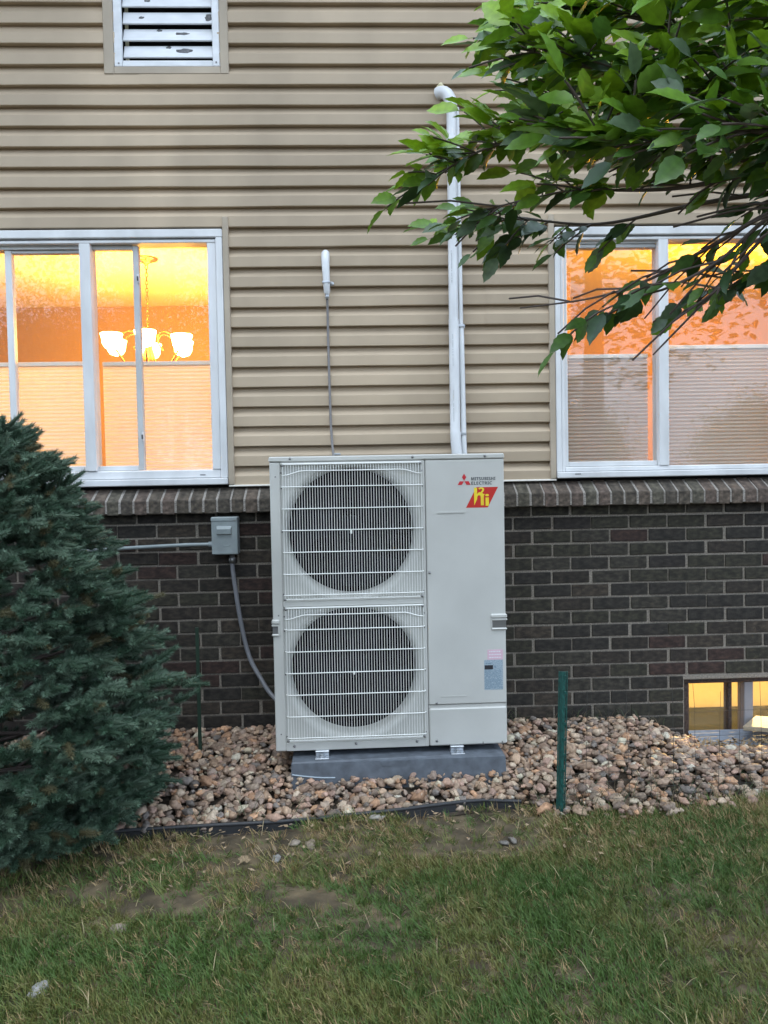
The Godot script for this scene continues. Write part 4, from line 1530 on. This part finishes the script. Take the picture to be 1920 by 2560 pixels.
func spruce() -> void:
	rng.seed = 31
	var o := base("spruce", Vector3(-1.58, 0.05, 0.92))
	tag(o, "dense blue green spruce bush at the left edge in front of the wall", "spruce")
	var b := Builder.new()
	b.tube([Vector3(0, -0.1, 0), Vector3(0.01, 0.6, 0), Vector3(0, 1.2, 0.01), Vector3(0, 1.78, 0)], [0.06, 0.045, 0.028, 0.008], 8)
	put("trunk", b.done(), M.bark, o)
	var radius := func(h: float) -> float:
		var k := [[0.0, 0.60], [0.15, 0.74], [0.4, 0.86], [0.75, 0.77], [1.05, 0.66], [1.3, 0.53], [1.48, 0.41], [1.60, 0.26], [1.70, 0.05]]
		for i in k.size() - 1:
			if h < k[i + 1][0]:
				return lerpf(k[i][1], k[i + 1][1], clampf((h - k[i][0]) / (k[i + 1][0] - k[i][0]), 0, 1))
		return 0.03
	var shapes := []
	var sets := []
	var tints := []
	for i in 5:
		shapes.append(shoot_mesh(60 + i))
		sets.append([])
		tints.append([])
	var add := func(p: Vector3, d: Vector3, l: float, tone: float) -> void:
		var k := rng.randi() % 5
		var side := d.cross(UP if absf(d.y) < 0.9 else Vector3.RIGHT).normalized()
		var bs := Basis(side, d, side.cross(d)).orthonormalized().rotated(d, rng.randf() * TAU)
		sets[k].append(Transform3D(bs.scaled_local(Vector3(0.098, l, 0.098)), p))
		var w := rng.randf()
		var c := Color(0.046, 0.096, 0.056).lerp(Color(0.150, 0.225, 0.155), w * w)
		if rng.randf() < 0.06:
			c = Color(0.13, 0.12, 0.06)
		tints[k].append(Color(c.r * tone, c.g * tone, c.b * tone))
	var lump := FastNoiseLite.new()
	lump.seed = 12
	lump.frequency = 1.9
	var count := 0
	for i in 70:      # woody boughs inside
		var h := 0.02 + 1.45 * i / 70.0
		var az := i * 2.39996
		var dir := Vector3(cos(az), 0, sin(az))
		var rr: float = radius.call(h) * 0.8
		b = Builder.new()
		b.tube([Vector3(0, h - 0.06, 0), dir * rr * 0.4 + UP * (h - 0.05), dir * rr * 0.72 + UP * h], [0.011, 0.008, 0.004], 5, false)
		put("branch", b.done(), M.twig, o)
	var n_sprays := 1500
	for i in n_sprays:
		var h := 0.03 + 1.57 * pow((i + 0.5) / n_sprays, 1.28)
		var az := i * 2.39996 + rng.randf_range(-0.3, 0.3)
		if sin(az) < -0.5 and rng.randf() < 0.5:
			continue
		var dir := Vector3(cos(az), 0, sin(az))
		var swell := 1.0 + 0.24 * lump.get_noise_3d(dir.x * 1.6, h * 1.5, dir.z * 1.6)
		var deep := 1.0 - 0.42 * pow(rng.randf(), 2.2)
		var rr: float = (radius.call(h) * swell * deep - 0.06)
		var p := dir * Vector3(1, 1, 0.8) * maxf(rr, 0.01) + UP * h
		var along: Vector3 = (dir + UP * (rng.randf_range(-0.15, 0.45) + 0.5 * smoothstep(1.2, 1.75, h)) + Vector3(rng.randf_range(-0.45, 0.45), 0, rng.randf_range(-0.45, 0.45))).normalized()
		var side := along.cross(UP).normalized()
		var tilt := side.cross(along).normalized()
		var tone := lerpf(0.55, 1.0, (deep - 0.58) / 0.42)
		tone = 1.0
		count += 1
		add.call(p, along, rng.randf_range(0.085, 0.12), tone)
		for s in [-1.0, 1.0]:
			add.call(p - along * rng.randf_range(0.0, 0.02), (along * 0.8 + side * s * rng.randf_range(0.6, 0.9) + tilt * rng.randf_range(-0.2, 0.35)).normalized(), rng.randf_range(0.065, 0.09), tone)
			add.call(p - along * rng.randf_range(0.04, 0.07), (along * 0.7 + side * s * rng.randf_range(0.7, 1.0) + tilt * rng.randf_range(-0.3, 0.4)).normalized(), rng.randf_range(0.075, 0.10), tone)
		if rng.randf() < 0.6:
			add.call(p - along * 0.03, (along * 0.7 + tilt * rng.randf_range(0.4, 0.9)).normalized(), rng.randf_range(0.06, 0.08), tone)
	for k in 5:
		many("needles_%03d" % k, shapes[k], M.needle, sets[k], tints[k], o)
	print("spruce branches ", count, " shoots ", sets[0].size() * 5)


# ------------------------------------------------------------------ leafy tree at the upper right
func leaf_mesh(seed_: int) -> ArrayMesh:      # 1 long along +x, upper side +y
	var r := RandomNumberGenerator.new()
	r.seed = seed_
	var b := Builder.new()
	var n := 9
	var fold := r.randf_range(0.10, 0.28)
	var droop := r.randf_range(0.05, 0.30)
	var wide := r.randf_range(0.24, 0.32)
	var twist := r.randf_range(-0.35, 0.35)
	var mid := []
	var sides := [[], []]
	for i in n + 1:
		var t := float(i) / n
		var w := wide * pow(sin(PI * pow(t, 0.78)), 0.85) * (1.0 - 0.25 * t)
		if i == n or i == 0:
			w = 0.0
		elif i % 2 == 0:
			w *= 0.88
		var c := Vector3(t, -droop * t * t, 0)
		mid.append(c)
		for s in 2:
			var sg := -1.0 if s == 0 else 1.0
			var a := twist * t
			var off := Vector3(0.03 if i % 2 == 1 else 0.0, fold * w + sin(t * 9.0 + s * 2.0) * 0.012, sg * w)
			sides[s].append(c + Vector3(off.x, off.y * cos(a) - off.z * sin(a), off.y * sin(a) + off.z * cos(a)))
	b.smooth(true)
	for i in n:
		for s in 2:
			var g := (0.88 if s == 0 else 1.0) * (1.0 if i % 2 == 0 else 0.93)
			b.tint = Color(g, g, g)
			if i == 0:
				b.face([mid[0], mid[1], sides[s][1]], UP)
			elif i == n - 1:
				b.face([mid[i], mid[n], sides[s][i]], UP)
			else:
				b.face([mid[i], mid[i + 1], sides[s][i + 1], sides[s][i]], UP)
	b.tint = Color(1, 1, 1)
	b.smooth(false)
	b.tube([Vector3(-0.16, 0.02, 0), Vector3(0.02, 0.0, 0)], 0.011, 4, false)
	return b.done()


func ash_tree() -> void:
	rng.seed = 99
	var o := base("ash_tree", Vector3(2.3, 0.0, 3.2))
	tag(o, "leafy green tree whose branches reach in at the upper right", "tree")
	var off := -o.position
	var b := Builder.new()
	b.tube([Vector3(2.3, -0.2, 3.2) + off, Vector3(2.28, 0.8, 3.18) + off, Vector3(2.2, 1.7, 3.15) + off, Vector3(2.25, 3.0, 3.2) + off, Vector3(2.2, 4.6, 3.3) + off, Vector3(2.3, 6.2, 3.3) + off], [0.17, 0.13, 0.11, 0.085, 0.05, 0.015], 12)
	put("trunk", b.done(), M.bark, o)
	var lines := {
		"b1": [Vector3(1.077, 2.046, 2.573), Vector3(0.926, 2.065, 2.487), Vector3(0.712, 2.109, 2.400), Vector3(0.507, 2.171, 2.355), Vector3(0.346, 2.190, 2.269), Vector3(0.235, 2.167, 2.189), Vector3(0.195, 2.150, 2.175)],
		"b2": [Vector3(1.143, 2.010, 2.478), Vector3(0.947, 2.041, 2.370), Vector3(0.818, 2.056, 2.254), Vector3(0.621, 2.052, 2.124), Vector3(0.429, 2.094, 2.034), Vector3(0.319, 2.099, 1.964)],
		"b3": [Vector3(1.001, 1.973, 2.684), Vector3(0.861, 1.953, 2.530), Vector3(0.774, 1.912, 2.417), Vector3(0.674, 1.867, 2.309), Vector3(0.572, 1.848, 2.216), Vector3(0.418, 1.846, 2.124)],
		"b4": [Vector3(0.945, 1.955, 2.766), Vector3(0.820, 1.897, 2.608), Vector3(0.755, 1.808, 2.494), Vector3(0.659, 1.687, 2.376)],
		"b5": [Vector3(0.976, 1.951, 2.722), Vector3(0.845, 1.938, 2.576), Vector3(0.750, 1.858, 2.505), Vector3(0.669, 1.817, 2.459), Vector3(0.610, 1.803, 2.434), Vector3(0.557, 1.787, 2.412)],
		"b6": [Vector3(0.943, 1.967, 2.769), Vector3(0.822, 2.064, 2.672), Vector3(0.659, 2.132, 2.622), Vector3(0.481, 2.200, 2.588), Vector3(0.370, 2.261, 2.529)],
		"b7": [Vector3(1.026, 2.148, 2.647), Vector3(0.892, 2.243, 2.548), Vector3(0.676, 2.329, 2.490), Vector3(0.481, 2.388, 2.455), Vector3(0.390, 2.420, 2.37)],
		"b8": [Vector3(0.920, 2.073, 2.800), Vector3(0.792, 2.206, 2.726), Vector3(0.690, 2.280, 2.715), Vector3(0.555, 2.346, 2.698)],
		"b9": [Vector3(0.880, 1.981, 2.860), Vector3(0.757, 1.993, 2.789), Vector3(0.643, 2.015, 2.740), Vector3(0.536, 2.033, 2.646), Vector3(0.443, 2.084, 2.580)],
		"b10": [Vector3(1.178, 2.146, 2.427), Vector3(0.931, 2.222, 2.313), Vector3(0.684, 2.286, 2.235), Vector3(0.470, 2.366, 2.140)],
		"b11": [Vector3(1.100, 1.916, 2.542), Vector3(0.952, 1.882, 2.441), Vector3(0.873, 1.861, 2.393), Vector3(0.829, 1.847, 2.312)],
		"b12": [Vector3(0.903, 2.049, 2.528), Vector3(0.719, 2.048, 2.380), Vector3(0.504, 2.082, 2.264), Vector3(0.342, 2.077, 2.173)],
	}
	# how leafy each branch is, and how light its leaves are
	var rich := {"b1": 1.15, "b2": 0.6, "b3": 0.15, "b4": 0.0, "b5": 0.30, "b6": 2.0, "b7": 2.1, "b8": 2.1, "b9": 1.8, "b10": 2.0, "b11": 0.35, "b12": 0.6}
	var leaves := []
	var twigs := []
	var sprig := func(p: Vector3, d: Vector3, l: float, pairs: int, young: float, hang: float) -> void:
		var pts := []
		for k in 5:
			var t := k / 4.0
			pts.append(p + d * l * t + UP * (-hang * l * t * t * 0.5))
		twigs.append([pts, 0.0022])
		for k in pairs + 1:
			var t := 1.0 - k / float(pairs + 0.4)
			var q: Vector3 = p + d * l * t + UP * (-hang * l * t * t * 0.5)
			var side: Vector3 = d.cross(UP).normalized()
			for s in ([0.0] if k == 0 else [-1.0, 1.0]):
				if k > 0 and rng.randf() < 0.12:
					continue
				var ld: Vector3 = (d * (0.75 if k > 0 else 1.0) + side * s * rng.randf_range(0.55, 1.0) + UP * (rng.randf_range(-0.25, 0.35) - hang * rng.randf_range(0.4, 1.5)) + Vector3(rng.randf_range(-0.2, 0.2), 0, rng.randf_range(-0.2, 0.2))).normalized()
				var up: Vector3 = (UP * rng.randf_range(0.35, 1.0) + Vector3(rng.randf_range(-0.6, 0.6), 0, rng.randf_range(-0.1, 1.3))).normalized()
				var zz := ld.cross(up).normalized()
				up = zz.cross(ld).normalized()
				var len_ := lerpf(0.036, 0.080, pow(rng.randf(), 0.8)) * lerpf(1.0, 1.15, young)
				leaves.append([Transform3D(Basis(ld * len_, up * len_, zz * len_), q + ld * len_ * 0.16), young])
	for key in lines:
		var src: Array = lines[key]
		var cu := Curve3D.new()
		for i in src.size():
			var a: Vector3 = src[maxi(i - 1, 0)]
			var c: Vector3 = src[mini(i + 1, src.size() - 1)]
			cu.add_point(src[i] + off, (a - c) / 6.0, (c - a) / 6.0)
		cu.bake_interval = 0.03
		var pts := Array(cu.get_baked_points())
		var root := Vector3(2.22, 1.9 + rng.randf() * 0.5, 3.16) + off
		pts.push_front(root)
		var rad := []
		for i in pts.size():
			rad.append(lerpf(0.010 if key in ["b1", "b2", "b6", "b7"] else 0.0075, 0.0018, pow(i / float(pts.size() - 1), 0.7)))
		b = Builder.new()
		b.tube(pts, rad, 7)
		put("branch", b.done(), M.twig, o)
		var total := cu.get_baked_length()
		var s := 0.05
		while s < total + 0.01:
			var p := cu.sample_baked(s)
			var d := (cu.sample_baked(minf(s + 0.03, total)) - cu.sample_baked(maxf(s - 0.03, 0))).normalized()
			var low: float = p.y - off.y
			for n in 5:
				if key == "b3" and p.x - off.x < 0.62:
					continue
				if key in ["b2", "b3", "b12"] and p.x - off.x > 0.62 and rng.randf() < 0.7:
					continue
				if rng.randf() < rich[key] * (0.55 if n else 0.8):
					var dd: Vector3 = (d * rng.randf_range(0.2, 1.0) + Vector3(rng.randf_range(-0.8, 0.5), rng.randf_range(-0.25, 0.75), rng.randf_range(-0.7, 0.7))).normalized()
					var hang := rng.randf_range(0.0, 0.5)
					if key in ["b3", "b5", "b11", "b2"]:
						dd = (d * 0.6 + Vector3(rng.randf_range(-0.5, 0.4), rng.randf_range(-0.6, 0.3), rng.randf_range(-0.5, 0.5))).normalized()
						hang = rng.randf_range(0.2, 0.8) * (0.4 if key == "b2" else 1.0)
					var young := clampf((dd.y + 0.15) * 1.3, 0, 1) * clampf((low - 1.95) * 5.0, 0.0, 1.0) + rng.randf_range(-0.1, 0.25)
					sprig.call(p, dd, rng.randf_range(0.07, 0.15), rng.randi_range(2, 3), young, hang)
			s += 0.055
		for i in 9:      # leaves on the thicker limb outside the picture
			var t := rng.randf_range(0.08, 0.8)
			var q: Vector3 = (src[0] + off).lerp(root, t) + Vector3(0, 0.01, 0)
			sprig.call(q, Vector3(rng.randf_range(-1, 0.4), rng.randf_range(-0.2, 0.9), rng.randf_range(-0.8, 0.8)).normalized(), 0.14, 3, rng.randf_range(0.1, 0.6), 0.3)
		if rich[key] > 0.25:
			sprig.call(cu.sample_baked(total), (pts[-1] - pts[-4]).normalized(), 0.12, 3, 0.5 if key != "b5" else 0.0, 0.8 if key in ["b3", "b5"] else 0.2)
	# bare side twigs on the undersides
	for i in 34:
		var key: String = ["b2", "b3", "b3", "b4", "b5", "b11", "b12"][rng.randi() % 7]
		var src: Array = lines[key]
		var k := rng.randi() % (src.size() - 1)
		var p: Vector3 = src[k].lerp(src[k + 1], rng.randf()) + off
		var d: Vector3 = ((src[k + 1] - src[k]).normalized() + Vector3(rng.randf_range(-0.3, 0.3), rng.randf_range(-0.7, 0.5), rng.randf_range(-0.6, 0.6))).normalized()
		var l := rng.randf_range(0.08, 0.26)
		twigs.append([[p, p + d * l * 0.5 + UP * 0.01, p + d * l], 0.0024])
	b = Builder.new()
	for t in twigs:
		b.tube(t[0], t[1], 4, false)
	var tw := put("twigs", b.done(), M.twig, o)
	tw.set_meta("kind", "stuff")
	var shapes := []
	for i in 6:
		shapes.append(leaf_mesh(800 + i))
	var eye := Vector3(0, 1.42, 4.1378) + off
	var scored := []
	for l in leaves:
		var p: Vector3 = l[0].origin
		var rel := p - eye
		var inside := absf(rel.x + rel.z * 0.034) < -rel.z * 0.46 and rel.y < -rel.z * 0.58
		scored.append([l[0].basis.x.length() / rel.length() * (1.0 if inside else 0.01), l])
	scored.sort_custom(func(a, c): return a[0] > c[0])
	var sets := {}
	for i in scored.size():
		var l: Array = scored[i][1]
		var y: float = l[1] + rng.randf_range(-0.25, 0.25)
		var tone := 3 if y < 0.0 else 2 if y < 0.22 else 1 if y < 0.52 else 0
		if rng.randf() < 0.10:
			tone = 4
		if i < 300:
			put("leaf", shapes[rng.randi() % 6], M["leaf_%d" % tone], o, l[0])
		else:
			if not sets.has(tone):
				sets[tone] = []
			sets[tone].append(l[0])
	for tone in sets:
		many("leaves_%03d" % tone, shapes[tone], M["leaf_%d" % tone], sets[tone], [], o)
	# the crown that goes on above and to the right of the picture
	var crown := []
	for i in 11000:
		var p := Vector3(rng.randf_range(1.4, 5.2), rng.randf_range(2.2, 6.8), rng.randf_range(2.1, 6.2))
		var q := (p - Vector3(3.1, 4.2, 4.1)) / Vector3(1.6, 1.9, 1.9)
		if q.length() > 1.0 or q.length() < 0.35:
			continue
		var bs := Basis.from_euler(Vector3(rng.randf_range(-0.6, 0.6), rng.randf() * TAU, rng.randf_range(-0.6, 0.6))).scaled(Vector3.ONE * rng.randf_range(0.09, 0.14))
		crown.append(Transform3D(bs, p + off))
	many("crown", shapes[1], M.crown_leaf, crown, [], o)
	print("leaves ", leaves.size(), " twigs ", twigs.size())


# ------------------------------------------------------------------ trees across the garden (seen mirrored in the panes)
func far_trees() -> void:
	rng.seed = 8
	var clump := Builder.new()
	for i in 170:
		var p := Vector3(rng.randfn(0, 0.35), rng.randfn(0, 0.3), rng.randfn(0, 0.35))
		var d := Vector3(rng.randf_range(-1, 1), rng.randf_range(-1, 1), rng.randf_range(-1, 1)).normalized()
		var s := d.cross(UP).normalized() * 0.028
		clump.tri(p - s, p + d * 0.085, p + s)
	var cm := clump.done()
	var spots := [[-13.0, 17.0, 6.6, "broad bushy tree across the garden, mirrored in the left window"], [-8.2, 18.5, 6.2, "rounded medium tall tree across the garden beside the broad bushy one"], [6.5, 21.0, 3.7, "low spreading tree across the garden, mirrored in the right window"], [12.0, 19.0, 3.3, "low dark tree at the far right across the garden"], [-4.9, 18.0, 9.6, "tall full tree across the garden, mirrored behind the chandelier"], [1.0, 24.0, 4.6, "small tree straight across the garden from the heat pump"], [18.5, 22.0, 4.4, "tree at the outermost right across the garden"], [-19.0, 22.0, 7.0, "tree at the outermost left across the garden"]]
	for s in spots:
		var o := base("garden_tree", Vector3(s[0], -0.05, s[1]))
		tag(o, s[3], "tree", "trees across the garden")
		var h: float = s[2]
		var b := Builder.new()
		b.tube([Vector3(0, -0.2, 0), Vector3(0.1, h * 0.35, 0), Vector3(0, h * 0.8, 0)], [0.2, 0.14, 0.03], 8)
		put("trunk", b.done(), M.bark, o)
		var places := []
		for i in 300:
			var d := Vector3(rng.randfn(0, 1), rng.randfn(0, 1), rng.randfn(0, 1)).normalized() * pow(rng.randf(), 0.4)
			places.append(Transform3D(Basis.from_euler(Vector3(rng.randf() * TAU, rng.randf() * TAU, 0)).scaled(Vector3.ONE * rng.randf_range(0.8, 1.5)), Vector3(d.x * h * 0.45, h * 0.56 + d.y * h * 0.43, d.z * h * 0.42)))
		many("crown", cm, M.crown_leaf, places, [], o)


# ------------------------------------------------------------------ lawn
func tuft_mesh(seed_: int) -> ArrayMesh:
	var r := RandomNumberGenerator.new()
	r.seed = seed_
	var b := Builder.new()
	for i in 11:
		var a := r.randf() * TAU
		var p := Vector3(r.randf_range(-0.016, 0.016), -0.004, r.randf_range(-0.016, 0.016))
		var lean := r.randf_range(0.15, 1.25)
		var l := r.randf_range(0.022, 0.054)
		var d := Vector3(cos(a) * lean, 1.0, sin(a) * lean).normalized()
		var s := d.cross(Vector3(cos(a + 0.7), 0.2, sin(a + 0.7))).normalized() * r.randf_range(0.0010, 0.0018)
		var mid := p + d * l * 0.55
		var tip := p + d * l + Vector3(cos(a), -0.5, sin(a)) * l * 0.18 * lean
		var g := r.randf_range(0.7, 1.25)
		b.tint = Color(g, g, g)
		if r.randf() < 0.11:
			b.tint = Color(2.6 * g, 1.7 * g, 2.0 * g)
		b.face([p - s, p + s, mid + s * 0.8, mid - s * 0.8], Vector3(0, 0, 1))
		b.face([mid - s * 0.8, mid + s * 0.8, tip], Vector3(0, 0, 1))
	return b.done()


func lawn_grass() -> void:
	rng.seed = 555
	var shapes := []
	var sets := []
	var tints := []
	for i in 6:
		shapes.append(tuft_mesh(40 + i))
		sets.append([])
		tints.append([])
	var patch := FastNoiseLite.new()
	patch.seed = 3
	patch.frequency = 0.9
	patch.fractal_octaves = 3
	var hue := FastNoiseLite.new()
	hue.seed = 17
	hue.frequency = 1.6
	hue.fractal_octaves = 3
	for i in 84000:
		var x := rng.randf_range(-2.3, 2.4)
		var e := edge_z(x)
		var t := 3.2 * rng.randf()
		var z := e + 0.02 + t
		if absf(x) > 0.75 + (4.2 - z) * 0.55 and rng.randf() < 0.8:
			continue
		var worn := patch.get_noise_2d(x, z)
		# worn ground near the edging and a few bare spots
		var keep := 0.95
		if x < 0.75:
			keep = lerpf(0.20, 1.0, smoothed(0.0, 0.62, t + worn * 0.45))
		for s in [[-0.70, 1.45, 0.17, 0.10], [-0.20, 1.42, 0.16, 0.07], [0.30, 1.12, 0.22, 0.09], [0.52, 1.10, 0.16, 0.06], [-0.9, 1.33, 0.10, 0.07]]:
			var q := Vector2((x - s[0]) / s[2], (z - s[1]) / s[3]).length()
			keep *= lerpf(0.12, 1.0, smoothed(0.5, 1.25, q + worn * 0.5))
		keep *= lerpf(0.42, 1.0, smoothed(-0.36, 0.12, worn))
		if rng.randf() > keep:
			continue
		var k := rng.randi() % 6
		var s := rng.randf_range(0.6, 1.15) * (1.15 if x > 0.75 and t < 0.2 else 1.0)
		sets[k].append(Transform3D(Basis(UP, rng.randf() * TAU).scaled(Vector3(s, s * rng.randf_range(0.7, 1.1), s)), Vector3(x, lawn_y(x, z), z)))
		var h := hue.get_noise_2d(x, z) + rng.randf_range(-0.42, 0.42)
		var c := Color(0.072, 0.136, 0.024).lerp(Color(0.185, 0.180, 0.048), smoothed(-0.40, 0.62, h))
		if rng.randf() < 0.06 + 0.30 * (1.0 - smoothed(0.0, 0.7, t)):
			c = Color(0.36, 0.25, 0.12)
		tints[k].append(c)
	var o := Node3D.new()
	o.name = "grass"
	add_child(o)
	o.set_meta("kind", "stuff")
	tag(o, "patchy green and straw coloured lawn grass in the foreground", "grass")
	var n := 0
	for k in 6:
		n += sets[k].size()
		many("tufts_%03d" % k, shapes[k], M.grass_blade, sets[k], tints[k], o)
	print("tufts ", n)
	# long dry blades lying among the grass, and tall weeds by the fence and the wall
	var b := Builder.new()
	rng.seed = 71
	for i in 420:
		var x := rng.randf_range(-1.3, 1.5)
		var z := edge_z(x) + rng.randf_range(0.02, 1.6)
		var p := Vector3(x, lawn_y(x, z) + 0.004, z)
		var a := rng.randf() * TAU
		var l := rng.randf_range(0.04, 0.10)
		var d := Vector3(cos(a), rng.randf_range(0.1, 0.9), sin(a)).normalized()
		var s := d.cross(UP).normalized() * 0.0011
		var v := rng.randf_range(0.7, 1.1)
		b.tint = Color(0.34 * v, 0.27 * v, 0.15 * v)
		b.face([p - s, p + s, p + d * l * 0.6 + s, p + d * l * 0.6 - s], UP)
		b.face([p + d * l * 0.6 - s, p + d * l * 0.6 + s, p + d * l + Vector3(0, -l * 0.15, 0)], UP)
	for i in 420:
		var x := rng.randf_range(0.66, 2.2)
		var z := edge_z(x) + rng.randfn(-0.02, 0.06)
		if i % 5 == 0:
			x = rng.randf_range(0.66, 1.6)
			z = rng.randf_range(0.01, 0.07)
		if i % 9 == 0:
			x = rng.randf_range(-0.8, 0.7)
			z = edge_z(x) - rng.randf_range(0.0, 0.08)
		var y := maxf(lawn_y(x, z), rock_y(x, z) - 0.01)
		var p := Vector3(x, y, z)
		var a := rng.randf() * TAU
		var l := rng.randf_range(0.05, 0.12)
		var d := Vector3(cos(a) * 0.5, 1.0, sin(a) * 0.5).normalized()
		var s := d.cross(Vector3(sin(a), 0, cos(a))).normalized() * 0.0012
		b.tint = Color(0.05, 0.075, 0.028) if rng.randf() < 0.65 else Color(0.17, 0.13, 0.08)
		b.face([p - s, p + s, p + d * l * 0.6 + s, p + d * l * 0.6 - s], Vector3(0, 0, 1))
		b.face([p + d * l * 0.6 - s, p + d * l * 0.6 + s, p + d * l + Vector3(cos(a), -0.4, sin(a)) * l * 0.2], Vector3(0, 0, 1))
	for i in 260:      # scraps of dry leaf and straw along the edge of the lawn
		var x := rng.randf_range(-1.0, 1.5)
		var z := edge_z(x) + 0.03 + 0.45 * pow(rng.randf(), 1.8)
		var p := Vector3(x, lawn_y(x, z) + rng.randf_range(0.006, 0.022), z)
		var d := Vector3(rng.randf_range(-1, 1), rng.randf_range(-0.2, 0.4), rng.randf_range(-1, 1)).normalized()
		var l := rng.randf_range(0.006, 0.018)
		var s := d.cross(Vector3(rng.randf_range(-0.6, 0.6), 1, rng.randf_range(-0.6, 0.6))).normalized() * rng.randf_range(0.002, 0.008)
		var v := rng.randf_range(0.5, 1.1)
		b.tint = Color(0.38 * v, 0.27 * v, 0.17 * v)
		b.face([p - d * l, p + s, p + d * l, p - s], UP)
	var w := put("weeds", b.done(), M.grass_blade, o)
	w.set_meta("kind", "stuff")


func dry_leaf_mesh(seed_: int) -> ArrayMesh:
	var r := RandomNumberGenerator.new()
	r.seed = seed_
	var b := Builder.new()
	b.smooth(true)
	var n := 12
	var rim := []
	for i in n:
		var a := TAU * i / n
		var rr := 1.0 * r.randf_range(0.6, 1.05) * (1.0 if i % 2 == 0 else 0.72)
		rim.append(Vector3(cos(a) * rr, r.randf_range(0.05, 0.55), sin(a) * rr * 0.65))
	for i in n:
		b.face([Vector3(0, 0.05, 0), rim[i], rim[(i + 1) % n]], UP)
	return b.done()


func litter() -> void:
	rng.seed = 14
	var leaves := [
		[-0.742, 1.005, 0.034, "curled pale dry leaf on the lawn just below the left end of the edging"],
		[-0.664, 0.998, 0.030, "pale split dry leaf beside the curled one below the edging"],
		[-0.716, 1.150, 0.030, "brown dry leaf on the dark grass under the spruce side"],
		[-0.443, 1.190, 0.030, "yellow tan dry leaf alone on the worn lawn below the pad's left corner"],
		[-0.160, 0.955, 0.028, "light dry leaf leaning on the edging below the pad"],
		[1.029, 0.985, 0.026, "whitish dry leaf in the grass right of the green post"],
		[1.060, 1.055, 0.024, "flat pale dry leaf in the grass below the whitish one"],
		[1.215, 1.150, 0.024, "small tan dry leaf in the grass farthest right"]]
	for l in leaves:
		var y := lawn_y(l[0], l[1]) + 0.012
		var bs := Basis.from_euler(Vector3(rng.randf_range(0.1, 0.7), rng.randf() * TAU, rng.randf_range(-0.4, 0.4))).scaled(Vector3.ONE * l[2])
		tag(put("dry_leaf", dry_leaf_mesh(int(l[0] * 1000.0) + 5000), M.dry_leaf, self, Transform3D(bs, Vector3(l[0], y, l[1]))), l[3], "leaf")
	var stones := [
		[-0.912, 1.906, 0.030, [0.42, 0.40, 0.38], "flat pale grey stone in the grass at the lower left"],
		[-0.783, 1.590, 0.026, [0.45, 0.36, 0.29], "pinkish stone on the bare patch of lawn"],
		[-0.268, 1.058, 0.020, [0.40, 0.33, 0.26], "small tan stone strayed onto the lawn, left one of a pair"],
		[-0.205, 1.075, 0.026, [0.36, 0.28, 0.20], "rounded brown stone strayed onto the lawn, right one of a pair"],
		[-0.325, 1.165, 0.020, [0.33, 0.32, 0.30], "small grey stone on the worn lawn below the stray pair"],
		[0.060, 0.890, 0.026, [0.48, 0.44, 0.38], "whitish stone against the lawn side of the edging"],
		[0.553, 1.050, 0.017, [0.28, 0.25, 0.22], "small dark stone on the lawn near the green post, left one"],
		[0.592, 1.036, 0.018, [0.33, 0.29, 0.25], "small brown stone on the lawn near the green post, right one"]]
	for s in stones:
		var m := (M.rock as StandardMaterial3D).duplicate()
		m.vertex_color_use_as_albedo = false
		m.albedo_color = lin(s[3][0], s[3][1], s[3][2])
		var bs := Basis.from_euler(Vector3(0.2, rng.randf() * TAU, 0.1)).scaled_local(Vector3(1.2, 0.75, 1.0) * s[2])
		tag(put("stone", rock_mesh(int(s[0] * 1000.0) + 4000), m, self, Transform3D(bs, Vector3(s[0], lawn_y(s[0], s[1]) + 0.008, s[1]))), s[4], "stone")
	# dry leaf scraps and straw heaped in front of the basement window
	var b := Builder.new()
	rng.seed = 15
	for i in 260:
		var x := rng.randf_range(1.68, 2.3)
		var z := rng.randf_range(0.14, 0.30) - 0.08 * clampf(1.85 - x, 0, 1)
		var p := Vector3(x, rock_y(x, z) + rng.randf_range(0.012, 0.060), z)
		var d := Vector3(rng.randf_range(-1, 1), rng.randf_range(-0.3, 0.5), rng.randf_range(-1, 1)).normalized()
		var l := rng.randf_range(0.012, 0.04)
		var s := d.cross(Vector3(rng.randf_range(-1, 1), 1, rng.randf_range(-1, 1))).normalized() * rng.randf_range(0.0012, 0.009)
		b.face([p - d * l, p + s, p + d * l, p - s], UP)
	var w := put("leaf_litter", b.done(), M.dry_leaf)
	w.set_meta("kind", "stuff")
	tag(w, "dry leaf scraps and straw heaped below the lit basement window", "leaf litter")
